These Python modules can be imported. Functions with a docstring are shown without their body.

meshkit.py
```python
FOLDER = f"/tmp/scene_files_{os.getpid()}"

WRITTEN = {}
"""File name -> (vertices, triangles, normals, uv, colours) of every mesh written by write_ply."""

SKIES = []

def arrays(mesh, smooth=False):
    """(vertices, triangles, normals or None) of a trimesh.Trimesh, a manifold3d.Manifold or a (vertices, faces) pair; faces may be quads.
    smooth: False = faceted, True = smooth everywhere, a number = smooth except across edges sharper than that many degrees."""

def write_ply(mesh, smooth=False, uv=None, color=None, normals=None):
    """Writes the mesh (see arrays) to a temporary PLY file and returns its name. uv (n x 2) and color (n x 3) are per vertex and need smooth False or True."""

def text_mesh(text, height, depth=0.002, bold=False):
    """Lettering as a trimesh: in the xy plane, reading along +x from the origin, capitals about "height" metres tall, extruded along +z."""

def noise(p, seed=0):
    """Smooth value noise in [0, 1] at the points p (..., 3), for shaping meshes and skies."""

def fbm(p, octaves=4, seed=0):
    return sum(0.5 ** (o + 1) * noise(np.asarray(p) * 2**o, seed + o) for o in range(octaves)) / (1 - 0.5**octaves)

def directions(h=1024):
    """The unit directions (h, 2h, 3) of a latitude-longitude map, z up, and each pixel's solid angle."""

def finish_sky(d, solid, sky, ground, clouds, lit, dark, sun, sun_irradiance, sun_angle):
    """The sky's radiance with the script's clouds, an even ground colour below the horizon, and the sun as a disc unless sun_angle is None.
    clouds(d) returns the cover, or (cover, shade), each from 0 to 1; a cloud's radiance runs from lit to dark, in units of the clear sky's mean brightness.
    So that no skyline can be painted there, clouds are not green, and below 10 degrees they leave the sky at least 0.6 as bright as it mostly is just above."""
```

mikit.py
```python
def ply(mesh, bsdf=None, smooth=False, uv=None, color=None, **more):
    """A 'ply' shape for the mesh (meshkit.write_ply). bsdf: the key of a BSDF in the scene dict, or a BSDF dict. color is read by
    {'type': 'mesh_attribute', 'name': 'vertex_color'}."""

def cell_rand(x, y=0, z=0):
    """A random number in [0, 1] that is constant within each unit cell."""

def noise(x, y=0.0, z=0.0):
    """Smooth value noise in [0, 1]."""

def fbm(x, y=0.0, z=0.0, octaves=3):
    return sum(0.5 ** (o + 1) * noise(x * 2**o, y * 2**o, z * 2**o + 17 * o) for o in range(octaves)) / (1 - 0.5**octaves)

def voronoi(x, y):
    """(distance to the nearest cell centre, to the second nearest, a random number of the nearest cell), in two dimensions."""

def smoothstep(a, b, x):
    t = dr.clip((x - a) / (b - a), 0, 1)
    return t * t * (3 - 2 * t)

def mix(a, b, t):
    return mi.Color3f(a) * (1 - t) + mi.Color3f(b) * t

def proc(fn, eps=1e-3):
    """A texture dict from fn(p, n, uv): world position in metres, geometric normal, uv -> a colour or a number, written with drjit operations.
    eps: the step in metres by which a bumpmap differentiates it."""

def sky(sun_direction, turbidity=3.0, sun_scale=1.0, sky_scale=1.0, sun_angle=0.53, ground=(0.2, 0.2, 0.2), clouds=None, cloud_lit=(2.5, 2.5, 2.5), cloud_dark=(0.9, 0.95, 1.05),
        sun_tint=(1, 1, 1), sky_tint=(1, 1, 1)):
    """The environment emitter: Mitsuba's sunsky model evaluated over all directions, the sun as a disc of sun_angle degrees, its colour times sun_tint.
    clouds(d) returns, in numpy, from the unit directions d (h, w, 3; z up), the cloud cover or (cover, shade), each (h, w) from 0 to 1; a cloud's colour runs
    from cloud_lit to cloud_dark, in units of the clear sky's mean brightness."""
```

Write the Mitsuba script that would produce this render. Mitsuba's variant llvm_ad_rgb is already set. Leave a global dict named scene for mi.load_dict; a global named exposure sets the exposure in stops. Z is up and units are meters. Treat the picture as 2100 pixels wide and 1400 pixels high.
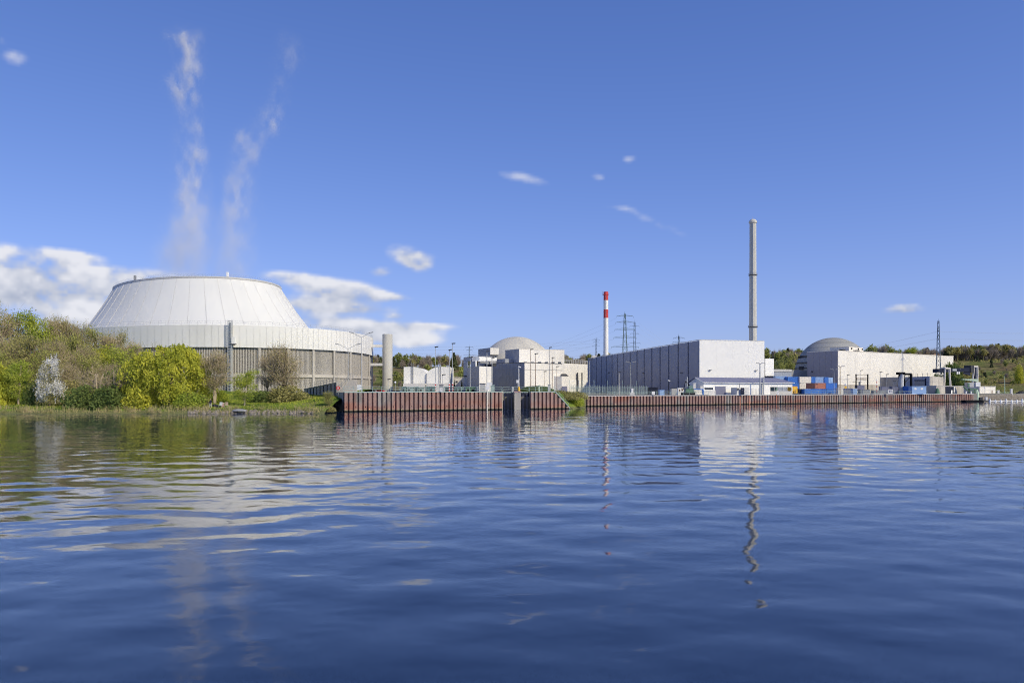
import math, random
import numpy as np, trimesh, mitsuba as mi, drjit as dr
import mikit, meshkit
from mikit import proc, noise, fbm, cell_rand, smoothstep, mix

T = mi.ScalarTransform4f
scene, labels = {}, {}
# ---------------------------------------------------------------- camera, sky, exposure
F, CX, HZ, EYE = 1500.0, 1050.0, 797.0, 4.75       # focal length, centre and horizon in pixels of a 2100 x 1400 picture; eye height (m)
scene['camera'] = {'type': 'perspective', 'fov': 2 * math.degrees(math.atan(1050 / F)), 'fov_axis': 'x', 'near_clip': 0.5, 'far_clip': 6000.0,
                   'principal_point_offset_y': -(HZ - 700) / 1400.0,
                   'to_world': T().look_at(origin=[0, 0, EYE], target=[0, 10, EYE], up=[0, 0, 1])}
exposure = 1.42
SUN = (0.627, -0.527, 0.574)

BLOBS = [  # x, y, rx, ry, strength, shade, tilt
    (20, 525, 85, 22, 1.1, .1, 0), (95, 535, 60, 18, .9, .1, -6), (165, 527, 58, 11, .95, .05, 6), (60, 562, 100, 20, .7, .45, 0), (235, 556, 90, 13, .95, .05, 2), (320, 570, 120, 15, .9, .1, 0), (150, 590, 120, 20, .85, .3, 0), (280, 600, 140, 22, .7, .5, 0),
    (20, 600, 100, 34, .75, .8, 0), (112, 628, 30, 18, 1.5, 0, 0), (146, 640, 34, 14, 1.3, .1, 0), (176, 622, 20, 15, 1.4, 0, 0), (200, 636, 40, 14, 1.1, .2, 0), (70, 668, 150, 30, .7, .7, 0), (190, 665, 60, 16, .9, .35, 0), (-90, 560, 110, 50, 1.0, .3, 0), (-300, 600, 180, 60, 1.0, .4, 0),
    (590, 566, 70, 12, 1.0, .1, 4), (640, 585, 70, 15, .95, .2, 4), (712, 590, 60, 14, 1.0, .15, 0), (760, 605, 55, 10, .9, .1, 6), (815, 610, 34, 7, .75, .1, 5), (640, 622, 90, 14, .8, .35, 3), (700, 612, 100, 16, .65, .6, 0), (650, 650, 130, 18, .75, .8, 0), (740, 632, 90, 8, .7, .3, 2),
    (790, 668, 110, 9, .85, .2, 2), (720, 682, 120, 16, .8, .7, 0), (820, 690, 110, 13, .75, .3, 0), (880, 667, 50, 6, .75, .2, 3), (842, 704, 55, 13, .95, .15, 0), (830, 520, 42, 22, 1.0, .35, 12), (862, 538, 30, 17, 1.3, .1, 0), (780, 557, 24, 10, .95, .6, 0), (815, 648, 22, 6, .8, .3, 0),
    (1075, 366, 66, 13, .80, .05, 12), (1228, 365, 18, 10, .8, .1, 10), (1290, 327, 17, 9, .78, .1, 0), (1345, 456, 90, 14, .74, .05, 24), (1850, 637, 44, 7, 1.0, .4, 0), (1858, 628, 30, 8, 1.2, 0, 0),
    (30, 118, 34, 17, .74, .1, 10), (25, 155, 60, 14, .4, .1, 0), (4, 84, 12, 9, .8, .1, 0), (1250, 425, 40, 6, .45, .1, 5), (-700, 640, 300, 90, 1.1, .4, 0), (2500, 640, 200, 22, .9, .3, 0)]


def clouds(d):
    dy = np.maximum(d[..., 1], 1e-3)
    u, v = 1050 + F * d[..., 0] / dy, HZ - F * d[..., 2] / dy
    ok = (d[..., 1] > 0.25) & (v > -700) & (v < 800) & (u > -2500) & (u < 4500)
    uu, vv = u[ok], v[ok]
    q = np.stack([uu / 52, vv / 30, 0 * uu], -1)
    n = meshkit.fbm(q, 5, 3)
    n2 = meshkit.fbm(np.stack([uu / 19 + 40, vv / 13, 0 * uu + 9], -1), 3, 8)
    s, sh = np.zeros_like(uu), np.zeros_like(uu)
    for x, y, rx, ry, a, k, t in BLOBS:
        c, e = math.cos(math.radians(t)), math.sin(math.radians(t))
        p, r = ((uu - x) * c + (vv - y) * e) / rx, (-(uu - x) * e + (vv - y) * c) / ry
        g = a * np.exp(-0.75 * (p * p + r * r))
        s = s + g
        sh = sh + g * np.clip(k + 0.42 * r, 0, 1)
    sh = sh / np.maximum(s, 1e-6)
    s = np.minimum(s, 1.35)
    x = s * (0.16 + 1.1 * n + 0.34 * n2) - 0.06 * (1 - n2)
    cov = np.clip((x - 0.38) / 0.62, 0, 1)
    cov = cov ** 1.35 * np.clip(0.30 + 0.6 * s, 0, 0.92)
    cover, shade = np.zeros(d.shape[:2]), np.zeros(d.shape[:2])
    cover[ok], shade[ok] = cov, np.clip(sh * 1.0 + 1.5 * (0.5 - n) + 0.6 * (0.5 - n2), 0, 1)
    el = d[..., 2]
    veil = 0.5 * np.exp(-np.maximum(el, 0) / 0.10)
    # outside the picture: thin fair-weather clouds low in the sky, as in view on the left
    far = ~ok & (el > 0.0) & (el < 0.3)
    w = meshkit.fbm(np.stack([d[..., 0] * 7, d[..., 1] * 7, el * 22], -1)[far], 4, 5)
    cover[far] = np.clip((w - 0.55) * 4, 0, 0.8) * np.clip((0.3 - el[far]) * 8, 0, 1)
    shade[far] = 0.35
    tot = 1 - (1 - cover) * (1 - veil)
    shade = (shade * cover + 0.55 * (tot - cover)) / np.maximum(tot, 1e-6)
    return tot, shade


scene['sky'] = mikit.sky(SUN, turbidity=3, sky_scale=1.50, ground=(.03, .03, .03), sun_angle=2.4, sun_tint=(.90, .99, 1.02), clouds=clouds, cloud_lit=(2.75, 2.75, 2.85), cloud_dark=(1.2, 1.36, 1.75), sky_tint=(0.72, 0.79, 1.25))

# ---------------------------------------------------------------- helpers


def X(px, Y): return (px - CX) / F * Y
def Z(py, Y): return EYE + (HZ - py) / F * Y
def P(px, py, Y): return np.array([X(px, Y), Y, Z(py, Y)])
def V(px, Y): return np.array([X(px, Y), Y])


class MB:
    """Collects boxes, tubes and prisms into one mesh."""
    def __init__(self): self.v, self.f, self.n = [], [], 0

    def add(self, v, f):
        v, f = np.asarray(v, float), np.asarray(f, int)
        if f.shape[1] == 4: f = np.vstack([f[:, [0, 1, 2]], f[:, [0, 2, 3]]])
        self.v.append(v); self.f.append(f + self.n); self.n += len(v)
        return self

    def obox(self, c, a, b, e):   # centre and three half axes
        c, a, b, e = (np.asarray(x, float) for x in (c, a, b, e))
        v = [c + i * a + j * b + k * e for k in (-1, 1) for j in (-1, 1) for i in (-1, 1)]
        f = [[0, 2, 3, 1], [4, 5, 7, 6], [0, 1, 5, 4], [2, 6, 7, 3], [0, 4, 6, 2], [1, 3, 7, 5]]
        if np.dot(np.cross(a, b), e) < 0: f = [q[::-1] for q in f]
        return self.add(v, f)

    def box(self, c, s, rz=0.0):
        co, si = math.cos(rz), math.sin(rz)
        return self.obox(c, np.array([co, si, 0]) * s[0] / 2, np.array([-si, co, 0]) * s[1] / 2, [0, 0, s[2] / 2])

    def wall(self, p, q, t, z0, z1, off=0.0):   # upright slab on the ground line p-q, t metres thick to the far (left-hand) side, z may be a pair for a sloping top
        p, q = np.asarray(p, float)[:2], np.asarray(q, float)[:2]
        d = (q - p) / np.linalg.norm(q - p); n = np.array([-d[1], d[0]])
        p, q = p + n * off, q + n * off
        za, zb = z1 if isinstance(z1, tuple) else (z1, z1)
        ya, yb = z0 if isinstance(z0, tuple) else (z0, z0)
        c = [p, q, q + n * t, p + n * t]
        v = [[*c[0], ya], [*c[1], yb], [*c[2], yb], [*c[3], ya], [*c[0], za], [*c[1], zb], [*c[2], zb], [*c[3], za]]
        return self.add(v, [[0, 3, 2, 1], [4, 5, 6, 7], [0, 1, 5, 4], [1, 2, 6, 5], [2, 3, 7, 6], [3, 0, 4, 7]])

    def tube(self, pts, r, sides=6, cap=True):
        p = np.asarray(pts, float); m = len(p)
        r = np.broadcast_to(np.asarray(r, float), (m,))
        t = np.gradient(p, axis=0); t /= np.linalg.norm(t, axis=1, keepdims=True) + 1e-12
        ref = np.where(np.abs(t[:, 2:]) < 0.9, [0, 0, 1.0], [1.0, 0, 0])
        a = np.cross(ref, t); a /= np.linalg.norm(a, axis=1, keepdims=True) + 1e-12
        b = np.cross(t, a); an = np.arange(sides) * 2 * np.pi / sides
        v = p[:, None] + r[:, None, None] * (np.cos(an)[None, :, None] * a[:, None] + np.sin(an)[None, :, None] * b[:, None])
        i, j = np.meshgrid(np.arange(m - 1), np.arange(sides), indexing='ij')
        q = np.stack([i * sides + j, i * sides + (j + 1) % sides, (i + 1) * sides + (j + 1) % sides, (i + 1) * sides + j], -1).reshape(-1, 4)
        v = v.reshape(-1, 3); f = np.vstack([q[:, [0, 1, 2]], q[:, [0, 2, 3]]])
        if cap:
            k = np.arange(1, sides - 1)
            f = np.vstack([f, np.stack([0 * k, k + 1, k], 1), (m - 1) * sides + np.stack([0 * k, k, k + 1], 1)])
        return self.add(v, f)

    def prism(self, poly, z0, z1):      # extruded outline, counter-clockwise
        from shapely.geometry import Polygon
        m = trimesh.creation.extrude_polygon(Polygon(poly), z1 - z0, engine='earcut')
        return self.add(np.array(m.vertices) + [0, 0, z0], np.array(m.faces))

    def lathe(self, prof, c, n=40, a0=0.0, a1=2 * math.pi):     # (radius, z) from bottom to top round a vertical axis
        prof = np.asarray(prof, float); full = abs(a1 - a0 - 2 * math.pi) < 1e-6
        an = np.linspace(a0, a1, n, endpoint=not full); k = len(an)
        v = np.stack([c[0] + prof[:, :1] * np.cos(an), c[1] + prof[:, :1] * np.sin(an), np.broadcast_to(prof[:, 1:], (len(prof), k))], -1).reshape(-1, 3)
        f = [[i * k + j, i * k + (j + 1) % k, (i + 1) * k + (j + 1) % k, (i + 1) * k + j] for i in range(len(prof) - 1) for j in range(k if full else k - 1)]
        return self.add(v, f)

    def tm(self): return np.vstack(self.v), np.vstack(self.f)


def numbered(k):
    if k not in scene and k not in labels and not any(s.startswith(k + '__') for s in scene): return k
    i = 1
    while True:
        t = f'{k}_{i:03d}'
        if t not in scene and t not in labels and not any(s.startswith(t + '__') for s in scene): return t
        i += 1


USED = {}
def part_key(parent, name):
    k = f'{parent}__{name}'
    n = USED.get(k, 0); USED[k] = n + 1
    return k if n == 0 else f'{k}_{n:03d}'


def thing(name, label, cat, group=None, kind=None):
    n = USED.get(name, 0); USED[name] = n + 1
    k = name if n == 0 else f'{name}_{n:03d}'
    labels[k] = {'label': label}
    if cat: labels[k]['category'] = cat
    if group: labels[k]['group'] = group
    if kind: labels[k]['kind'] = kind
    return k


def put(parent, name, mesh, bsdf, smooth=False, label=None, kind=None, **kw):
    """One mesh of the scene: part 'name' of 'parent' (name None: the thing itself)."""
    k = part_key(parent, name) if name else parent
    m = mesh.tm() if isinstance(mesh, MB) else mesh
    scene[k] = mikit.ply(m, bsdf, smooth=smooth, **kw)
    if label or kind:
        labels.setdefault(k, {})
        if label: labels[k]['label'] = label
        if kind: labels[k]['kind'] = kind
    return k


def again(parent, name, shape, M):
    k = part_key(parent, name) if name else parent
    scene[k] = {**shape, 'to_world': M}
    return k


def structure(name, mesh, bsdf, label, smooth=False, kind='structure'):
    k = thing(name, label, None, kind=kind)
    put(k, None, mesh, bsdf, smooth)
    return k


# ---------------------------------------------------------------- materials
def rgb(c): return {'type': 'rgb', 'value': list(map(float, c))}
def mat(name, c, rough=0.6, spec=0.4, metallic=0.0):
    scene[name] = {'type': 'twosided', 'bsdf': {'type': 'principled', 'base_color': rgb(c) if not isinstance(c, dict) else c, 'roughness': rough, 'specular': spec, 'metallic': metallic}}
def dif(name, c):
    scene[name] = {'type': 'twosided', 'bsdf': {'type': 'diffuse', 'reflectance': rgb(c) if not isinstance(c, dict) else c}}


for nm, c in dict(m_creamshade=(.31, .295, .32), m_white=(.80, .80, .77), m_cream=(.72, .68, .60), m_offwhite=(.66, .65, .62), m_lightgrey=(.48, .48, .47), m_wire=(.36, .40, .46), m_grey=(.28, .29, .30), m_darkgrey=(.10, .105, .115), m_black=(.02, .021, .024),
                  m_slate=(.17, .18, .26), m_bluegrey=(.30, .34, .42), m_teal=(.16, .25, .24), m_rail=(.34, .44, .41), m_green=(.10, .20, .12), m_palegreen=(.50, .62, .46), m_red=(.55, .05, .05),
                  m_blue=(.04, .16, .52), m_lightblue=(.25, .38, .62), m_skyblue=(.30, .46, .72), m_navy=(.035, .045, .08), m_yellow=(.75, .45, .05), m_rust=(.42, .17, .11), m_brown=(.20, .12, .07), m_galv=(.42, .44, .45),
                  m_pylon=(.13, .19, .15), m_pylonblue=(.12, .17, .22), m_carred=(.60, .07, .06), m_carblue=(.12, .17, .28), m_tan=(.40, .31, .20), m_pink=(.5, .33, .3)).items():
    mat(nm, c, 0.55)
dif('m_navy', (.03, .036, .06)); dif('m_black', (.016, .017, .02)); dif('m_darkgrey', (.07, .074, .08))
mat('m_glass', (.03, .04, .06), 0.1, 0.6)
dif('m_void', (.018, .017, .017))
dif('m_skin', (.5, .33, .25))
dif('m_cloth_dark', (.03, .03, .05))
dif('m_cloth_pale', (.5, .52, .5))
dif('m_hair', (.06, .04, .03))


def streaks(c, amt, sx=1.3, sz=0.07):
    """Weather streaks running down a wall."""
    def f(p, n, uv):
        s = fbm(p.x * sx * .3 + p.y * sx * 0.24, p.z * sz * .5, 0.0, 2)
        b = fbm(p.x * 0.06, p.y * 0.06, p.z * 0.07, 2)
        return mi.Color3f(*c) * (1 - amt * (0.65 * smoothstep(0.42, 0.8, s) + 0.55 * smoothstep(0.4, 0.75, b)))
    return proc(f)


dif('t_tower', streaks((.82, .82, .79), .10, .7))
dif('t_cone', streaks((.735, .745, .715), .05, .5))
dif('t_fin', streaks((.56, .53, .48), .2))
dif('t_concrete', streaks((.50, .47, .42), .32))
dif('t_palewall', streaks((.81, .79, .735), .10, 1.0))
dif('t_dome', streaks((.60, .585, .53), .2, .6, .1))
dif('t_stack', streaks((.58, .57, .52), .12, .8, .03))


def f_dome2(p, n, uv):      # shell cladding in rings
    r = smoothstep(0.70, 0.9, dr.abs(p.z * 0.45 - dr.floor(p.z * 0.45)))
    return mi.Color3f(.36, .37, .36) * (1 - 0.22 * r) * (0.88 + 0.24 * fbm(p.x * .14, p.y * .14, p.z * .14, 2))
dif('t_dome2', proc(f_dome2))


def f_pile(p, n, uv):       # steel sheet piling, each pile with its own tone, rust and a pale tide line
    i = dr.floor((p.x * 0.889 + p.y * 0.457) / 1.1 + 0.3)
    r, r2 = cell_rand(i, 3), cell_rand(i, 11)
    c = mix((.30, .21, .185), (.36, .235, .20), r)
    c = mix(c, (.33, .30, .275), smoothstep(.62, .8, r2))
    c = mix(c, (.40, .145, .085), smoothstep(.5, .72, fbm(p.x * .09 + 7, p.y * .09, p.z * .3)) * .5)
    s = fbm(p.x * 1.6, p.y * 1.6, p.z * .35, 2)
    c = c * (1 - .3 * smoothstep(.45, .8, s))
    c = mix(c, (.42, .36, .24), smoothstep(.75, .35, p.z + .3 * noise(p.x * 3, p.y * 3)) * .7)
    return mix(c, (.035, .035, .03), smoothstep(.34, .2, p.z))
dif('t_pile', proc(f_pile))


dif('m_mound', proc(lambda p, n, uv: mix((.03, .05, .02), (.085, .12, .04), fbm(p.x * 1.5, p.y * 1.5, p.z * 1.5))))


def leafbsdf(name, c1, c2, sc=0.35, trans=0.7):
    def f(p, n, uv):
        a = fbm(p.x * sc, p.y * sc, p.z * sc, 2); b = noise(p.x * 4.1, p.y * 4.1, p.z * 4.1)
        return mix(c1, c2, dr.clip(0.5 + 1.6 * (a - .5) + 0.8 * (b - .5), 0, 1))
    scene[name] = {'type': 'principledthin', 'base_color': proc(f), 'roughness': 0.7, 'diff_trans': trans, 'spec_trans': 0.0, 'eta': 1.3}


leafbsdf('l_willow', (.38, .42, .06), (.68, .66, .10))
leafbsdf('l_fresh', (.28, .37, .06), (.54, .57, .10))
leafbsdf('l_spring', (.30, .33, .09), (.54, .52, .17))
leafbsdf('l_dark', (.10, .155, .05), (.24, .30, .09))
leafbsdf('l_twig', (.36, .29, .19), (.57, .48, .32), .3, .25)
leafbsdf('l_blossom', (.62, .62, .58), (.85, .85, .82), .5, .5)
leafbsdf('l_olive', (.30, .29, .11), (.50, .46, .19))
leafbsdf('l_reed', (.26, .27, .10), (.55, .46, .26), .6, .4)
leafbsdf('l_farbrown', (.25, .215, .18), (.44, .38, .30), .05, .3)
leafbsdf('l_fargreen', (.20, .24, .08), (.40, .42, .13), .05, .4)
leafbsdf('l_fardark', (.08, .10, .06), (.16, .18, .09), .05, .3)
dif('m_bark', proc(lambda p, n, uv: mix((.13, .10, .075), (.27, .22, .16), fbm(p.x * 3, p.y * 3, p.z * .8))))
dif('m_palebark', (.44, .37, .26))


def f_grass(p, n, uv):
    a = fbm(p.x * .25, p.y * .25, 0, 4)
    c = mix((.07, .12, .025), (.20, .27, .05), smoothstep(.3, .7, a))
    c = mix(c, (.24, .20, .11), smoothstep(.55, .75, fbm(p.x * .6 + 30, p.y * .6)) * .7)
    return mix((.16, .17, .075), c, smoothstep(.35, .8, p.z + .5 * (a - .5)))
dif('t_bank', proc(f_grass))


def f_hill(p, n, uv):
    a = fbm(p.x * .05, p.y * .05, 0, 4); b = fbm(p.x * .3, p.y * .3, 5, 3)
    c = mix((.16, .125, .075), (.15, .18, .06), smoothstep(.35, .65, a))
    c = mix(c, (.22, .20, .09), smoothstep(.5, .8, b))
    return c * (.75 + .5 * b)
dif('t_hill', proc(f_hill))
dif('t_yard', proc(lambda p, n, uv: mix((.16, .16, .15), (.27, .26, .24), fbm(p.x * .2, p.y * .2, 0, 4))))
dif('t_stone', proc(lambda p, n, uv: mix((.17, .15, .125), (.38, .34, .28), fbm(p.x * 1.3, p.y * 1.3, p.z * 1.3, 3))))

# ---------------------------------------------------------------- water
rs = np.random.RandomState(4)
WAVES = []
for k in range(80):
    lam = math.exp(rs.uniform(math.log(0.8), math.log(4.2)))
    th = rs.normal(0, 0.80) + 0.10 + (math.pi if rs.rand() < .3 else 0)
    WAVES.append((2 * math.pi / lam, th, rs.uniform(0, 2 * math.pi), lam))
RIPPLES = [(2 * math.pi / l_, rs.normal(.1, .5), rs.uniform(0, 6.28), l_) for l_ in np.exp(rs.uniform(math.log(.26), math.log(.8), 34))]
SLOPE = 0.0185


def sst(a, b, x):
    t = np.clip((x - a) / (b - a), 0, 1); return t * t * (3 - 2 * t)


def water_z(x, y, space):
    z = np.zeros_like(x)
    tot = math.sqrt(sum((0.5 * (min(w[3] / 2.4, 1.0) ** .75 * min(3.0 / w[3], 1.0) ** 0.7) ** 2) for w in WAVES))
    gust = 0.55 + 0.9 * meshkit.fbm(np.stack([x * .02, y * .035, 0 * x], -1), 3, 2)
    for k, th, ph, lam in WAVES:
        s = SLOPE / tot * min(lam / 2.4, 1.0) ** .75 * min(3.0 / lam, 1.0) ** 0.7
        keep = np.clip((lam - 2.2 * space) / (1.2 * space), 0, 1)
        z = z + keep * s / k * np.sin(k * (x * math.sin(th) + y * math.cos(th)) + ph)
    for k, th, ph, lam in RIPPLES:
        keep = np.clip((lam - 2.2 * space) / (1.2 * space), 0, 1)
        z = z + keep * .0016 / k * np.sin(k * (x * math.sin(th) + y * math.cos(th)) + ph)
    return z * gust * (0.80 + 0.30 * sst(14, 36, y) - 0.35 * sst(70, 140, y))


rows = [-60, -40, -25, -14, -8, -4, 0, 2.5]
y = 4.0
while y < 345:
    rows.append(y); y += max(0.075, .0042 * y if y < 48 else .2 if y < 100 else .2 + (y - 100) * .003)
tan = np.concatenate([-np.geomspace(9, 1.05, 14), np.linspace(-1.0, 1.0, 560), np.geomspace(1.05, 9, 14)])
rows = np.array(rows)
yy = np.repeat(rows[:, None], len(tan), 1)
xx = tan[None, :] * np.maximum(np.abs(yy), 11.0)
sp = np.maximum(np.gradient(rows)[:, None], 0.6 * np.abs(np.gradient(xx, axis=1)))
zz = water_z(xx, yy, sp)
i, j = np.meshgrid(np.arange(len(rows) - 1), np.arange(len(tan) - 1), indexing='ij')
n_ = len(tan)
q = np.stack([i * n_ + j, i * n_ + j + 1, (i + 1) * n_ + j + 1, (i + 1) * n_ + j], -1).reshape(-1, 4)


def f_ripple(p, n, uv):
    return 0.0022 * noise(p.x * 1.3, p.y * 2.6, 1.0) + 0.0007 * noise(p.x * 3.1 + 5, p.y * 5.2, 3.0)
scene['b_water'] = {'type': 'bumpmap', 'arbitrary': proc(f_ripple, .02), 'scale': 1.0,
                    'bsdf': {'type': 'principled', 'base_color': rgb((.003, .008, .022)), 'roughness': .04, 'eta': 2.0}}
structure('river', (np.stack([xx, yy, zz], -1).reshape(-1, 3), q), 'b_water', 'wide blue river with gentle waves mirroring the power station', smooth=True)

# ---------------------------------------------------------------- ground
bed = MB().obox([0, 0, -4.5], [4000, 0, 0], [0, 4000, 0], [0, 0, .5])
structure('ground', bed, 't_hill', 'low ground reaching to the horizon under the river and hills')
YARD = 2.9
QA, QB = np.array([-34.5, 150.0]), np.array([-2.2, 166.0])          # high quay
SA, SB = V(1087, 169), V(1137, 171.5)                              # short quay past the intake
LA, LB = np.array([18.9, 195.0]), np.array([172.6, 274.0])          # low quay
WD = (LB - LA) / np.linalg.norm(LB - LA)
yard = [QA + [.2, .6], QB + [0, .6], QB + [-.2, 8], SA + [.2, 5], SA + [.2, .6], SB + [0, .6], [13, 190], LA + [0, .7], LB + [0, .7], LB + WD * 300 + [0, .7], [440, 520], [-420, 520], [-420, 216], [-70, 216], [-58, 196], [-38.4, 161]]
structure('yard', MB().prism(yard, -3.5, YARD), 't_yard', 'paved yard of the power station behind the quay walls')


def sst(a, b, x):
    t = np.clip((x - a) / (b - a), 0, 1); return t * t * (3 - 2 * t)


def bank_z(x, y):
    p = y - 140 - 0.9 * np.sin(x * .23) - 0.5 * np.sin(x * .61 + 2)
    z = -2.5 + 2.6 * sst(-2.5, .2, p) + .75 * sst(0, 2.2, p) + 0.75 * sst(2, 10, p) + 1.9 * sst(10, 48, p)
    z = z + sst(-72, -140, x) * 10.5 * sst(6, 62, p) + sst(-50, -38, x) * 1.1 * sst(4, 16, p)
    return z + 0.22 * (meshkit.fbm(np.stack([x * .35, y * .35, 0 * x], -1), 3, 6) - .5) * sst(1, 4, p)


def grid(xs, ys, fz):
    gx, gy = np.meshgrid(xs, ys)
    n = len(xs); i, j = np.meshgrid(np.arange(len(ys) - 1), np.arange(n - 1), indexing='ij')
    return np.stack([gx, gy, fz(gx, gy)], -1).reshape(-1, 3), np.stack([i * n + j, i * n + j + 1, (i + 1) * n + j + 1, (i + 1) * n + j], -1).reshape(-1, 4)


structure('river_bank', grid(np.arange(-320, -35.2, 1.2), np.concatenate([np.arange(136, 152, .6), np.arange(152, 232, 2.5)]), bank_z), 't_bank', 'grassy left bank sloping up from the water to the wood', smooth=True)


def hill_z(x, y):
    b = (x - 18.9) * -.457 + (y - 195) * .889
    k = sst(90, 170, x)
    h = 22.5 * ((1 - k) * sst(440, 660, y) + k * sst(385, 520, y) * .95)
    d = (x - 205) * .3 + (y - 292) * .6
    h = np.maximum(h, 19.5 * sst(-4, 112, d) * sst(187, 206, x))
    h = h + 3.0 * (meshkit.fbm(np.stack([x * .02, y * .02, 0 * x], -1), 3, 9) - .5) * sst(0, 6, h)
    return np.where(b < 3, -4.0, 2.75 + h)


structure('hills', grid(np.concatenate([np.arange(-900, 150, 25), np.arange(150, 420, 5), np.arange(420, 1000, 30)]), np.concatenate([np.arange(286, 470, 5), np.arange(470, 760, 12), np.arange(760, 1300, 60)]), hill_z), 't_hill', 'low hills behind the power station with meadow and wood', smooth=True)
sv = np.array([[9.6, 172, 3.9], [13, 196, 3.9], [20, 197, 2.8], [12.4, 172.6, 1.6], [15.6, 174, -.8], [19.6, 194.6, -.8], [9.6, 172, -1], [12, 198, -1], [20, 198, -1]])
structure('embankment', (lambda h: (np.array(h.vertices), np.array(h.faces)))(trimesh.convex.convex_hull(sv)), 't_bank', 'overgrown slope between the two quay walls')


# ---------------------------------------------------------------- sheet pile quays
def pile_shape(pd, h, flange, depth=.5):
    """One U pile: back pan, web, front flange, web; runs along +x from 0, faces -y, from z = 0 to h."""
    w = pd * flange; s = pd * .05; g = pd - w - 2 * s
    xs = [0, s, s + w, 2 * s + w, 2 * s + w + g]; ys = [0, -depth, -depth, 0, 0]
    v = [[x, y_, z_] for x, y_ in zip(xs, ys) for z_ in (0, h)]
    return mikit.ply((np.array(v), np.array([[2 * k, 2 * k + 2, 2 * k + 3, 2 * k + 1] for k in range(4)])), 't_pile')


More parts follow.
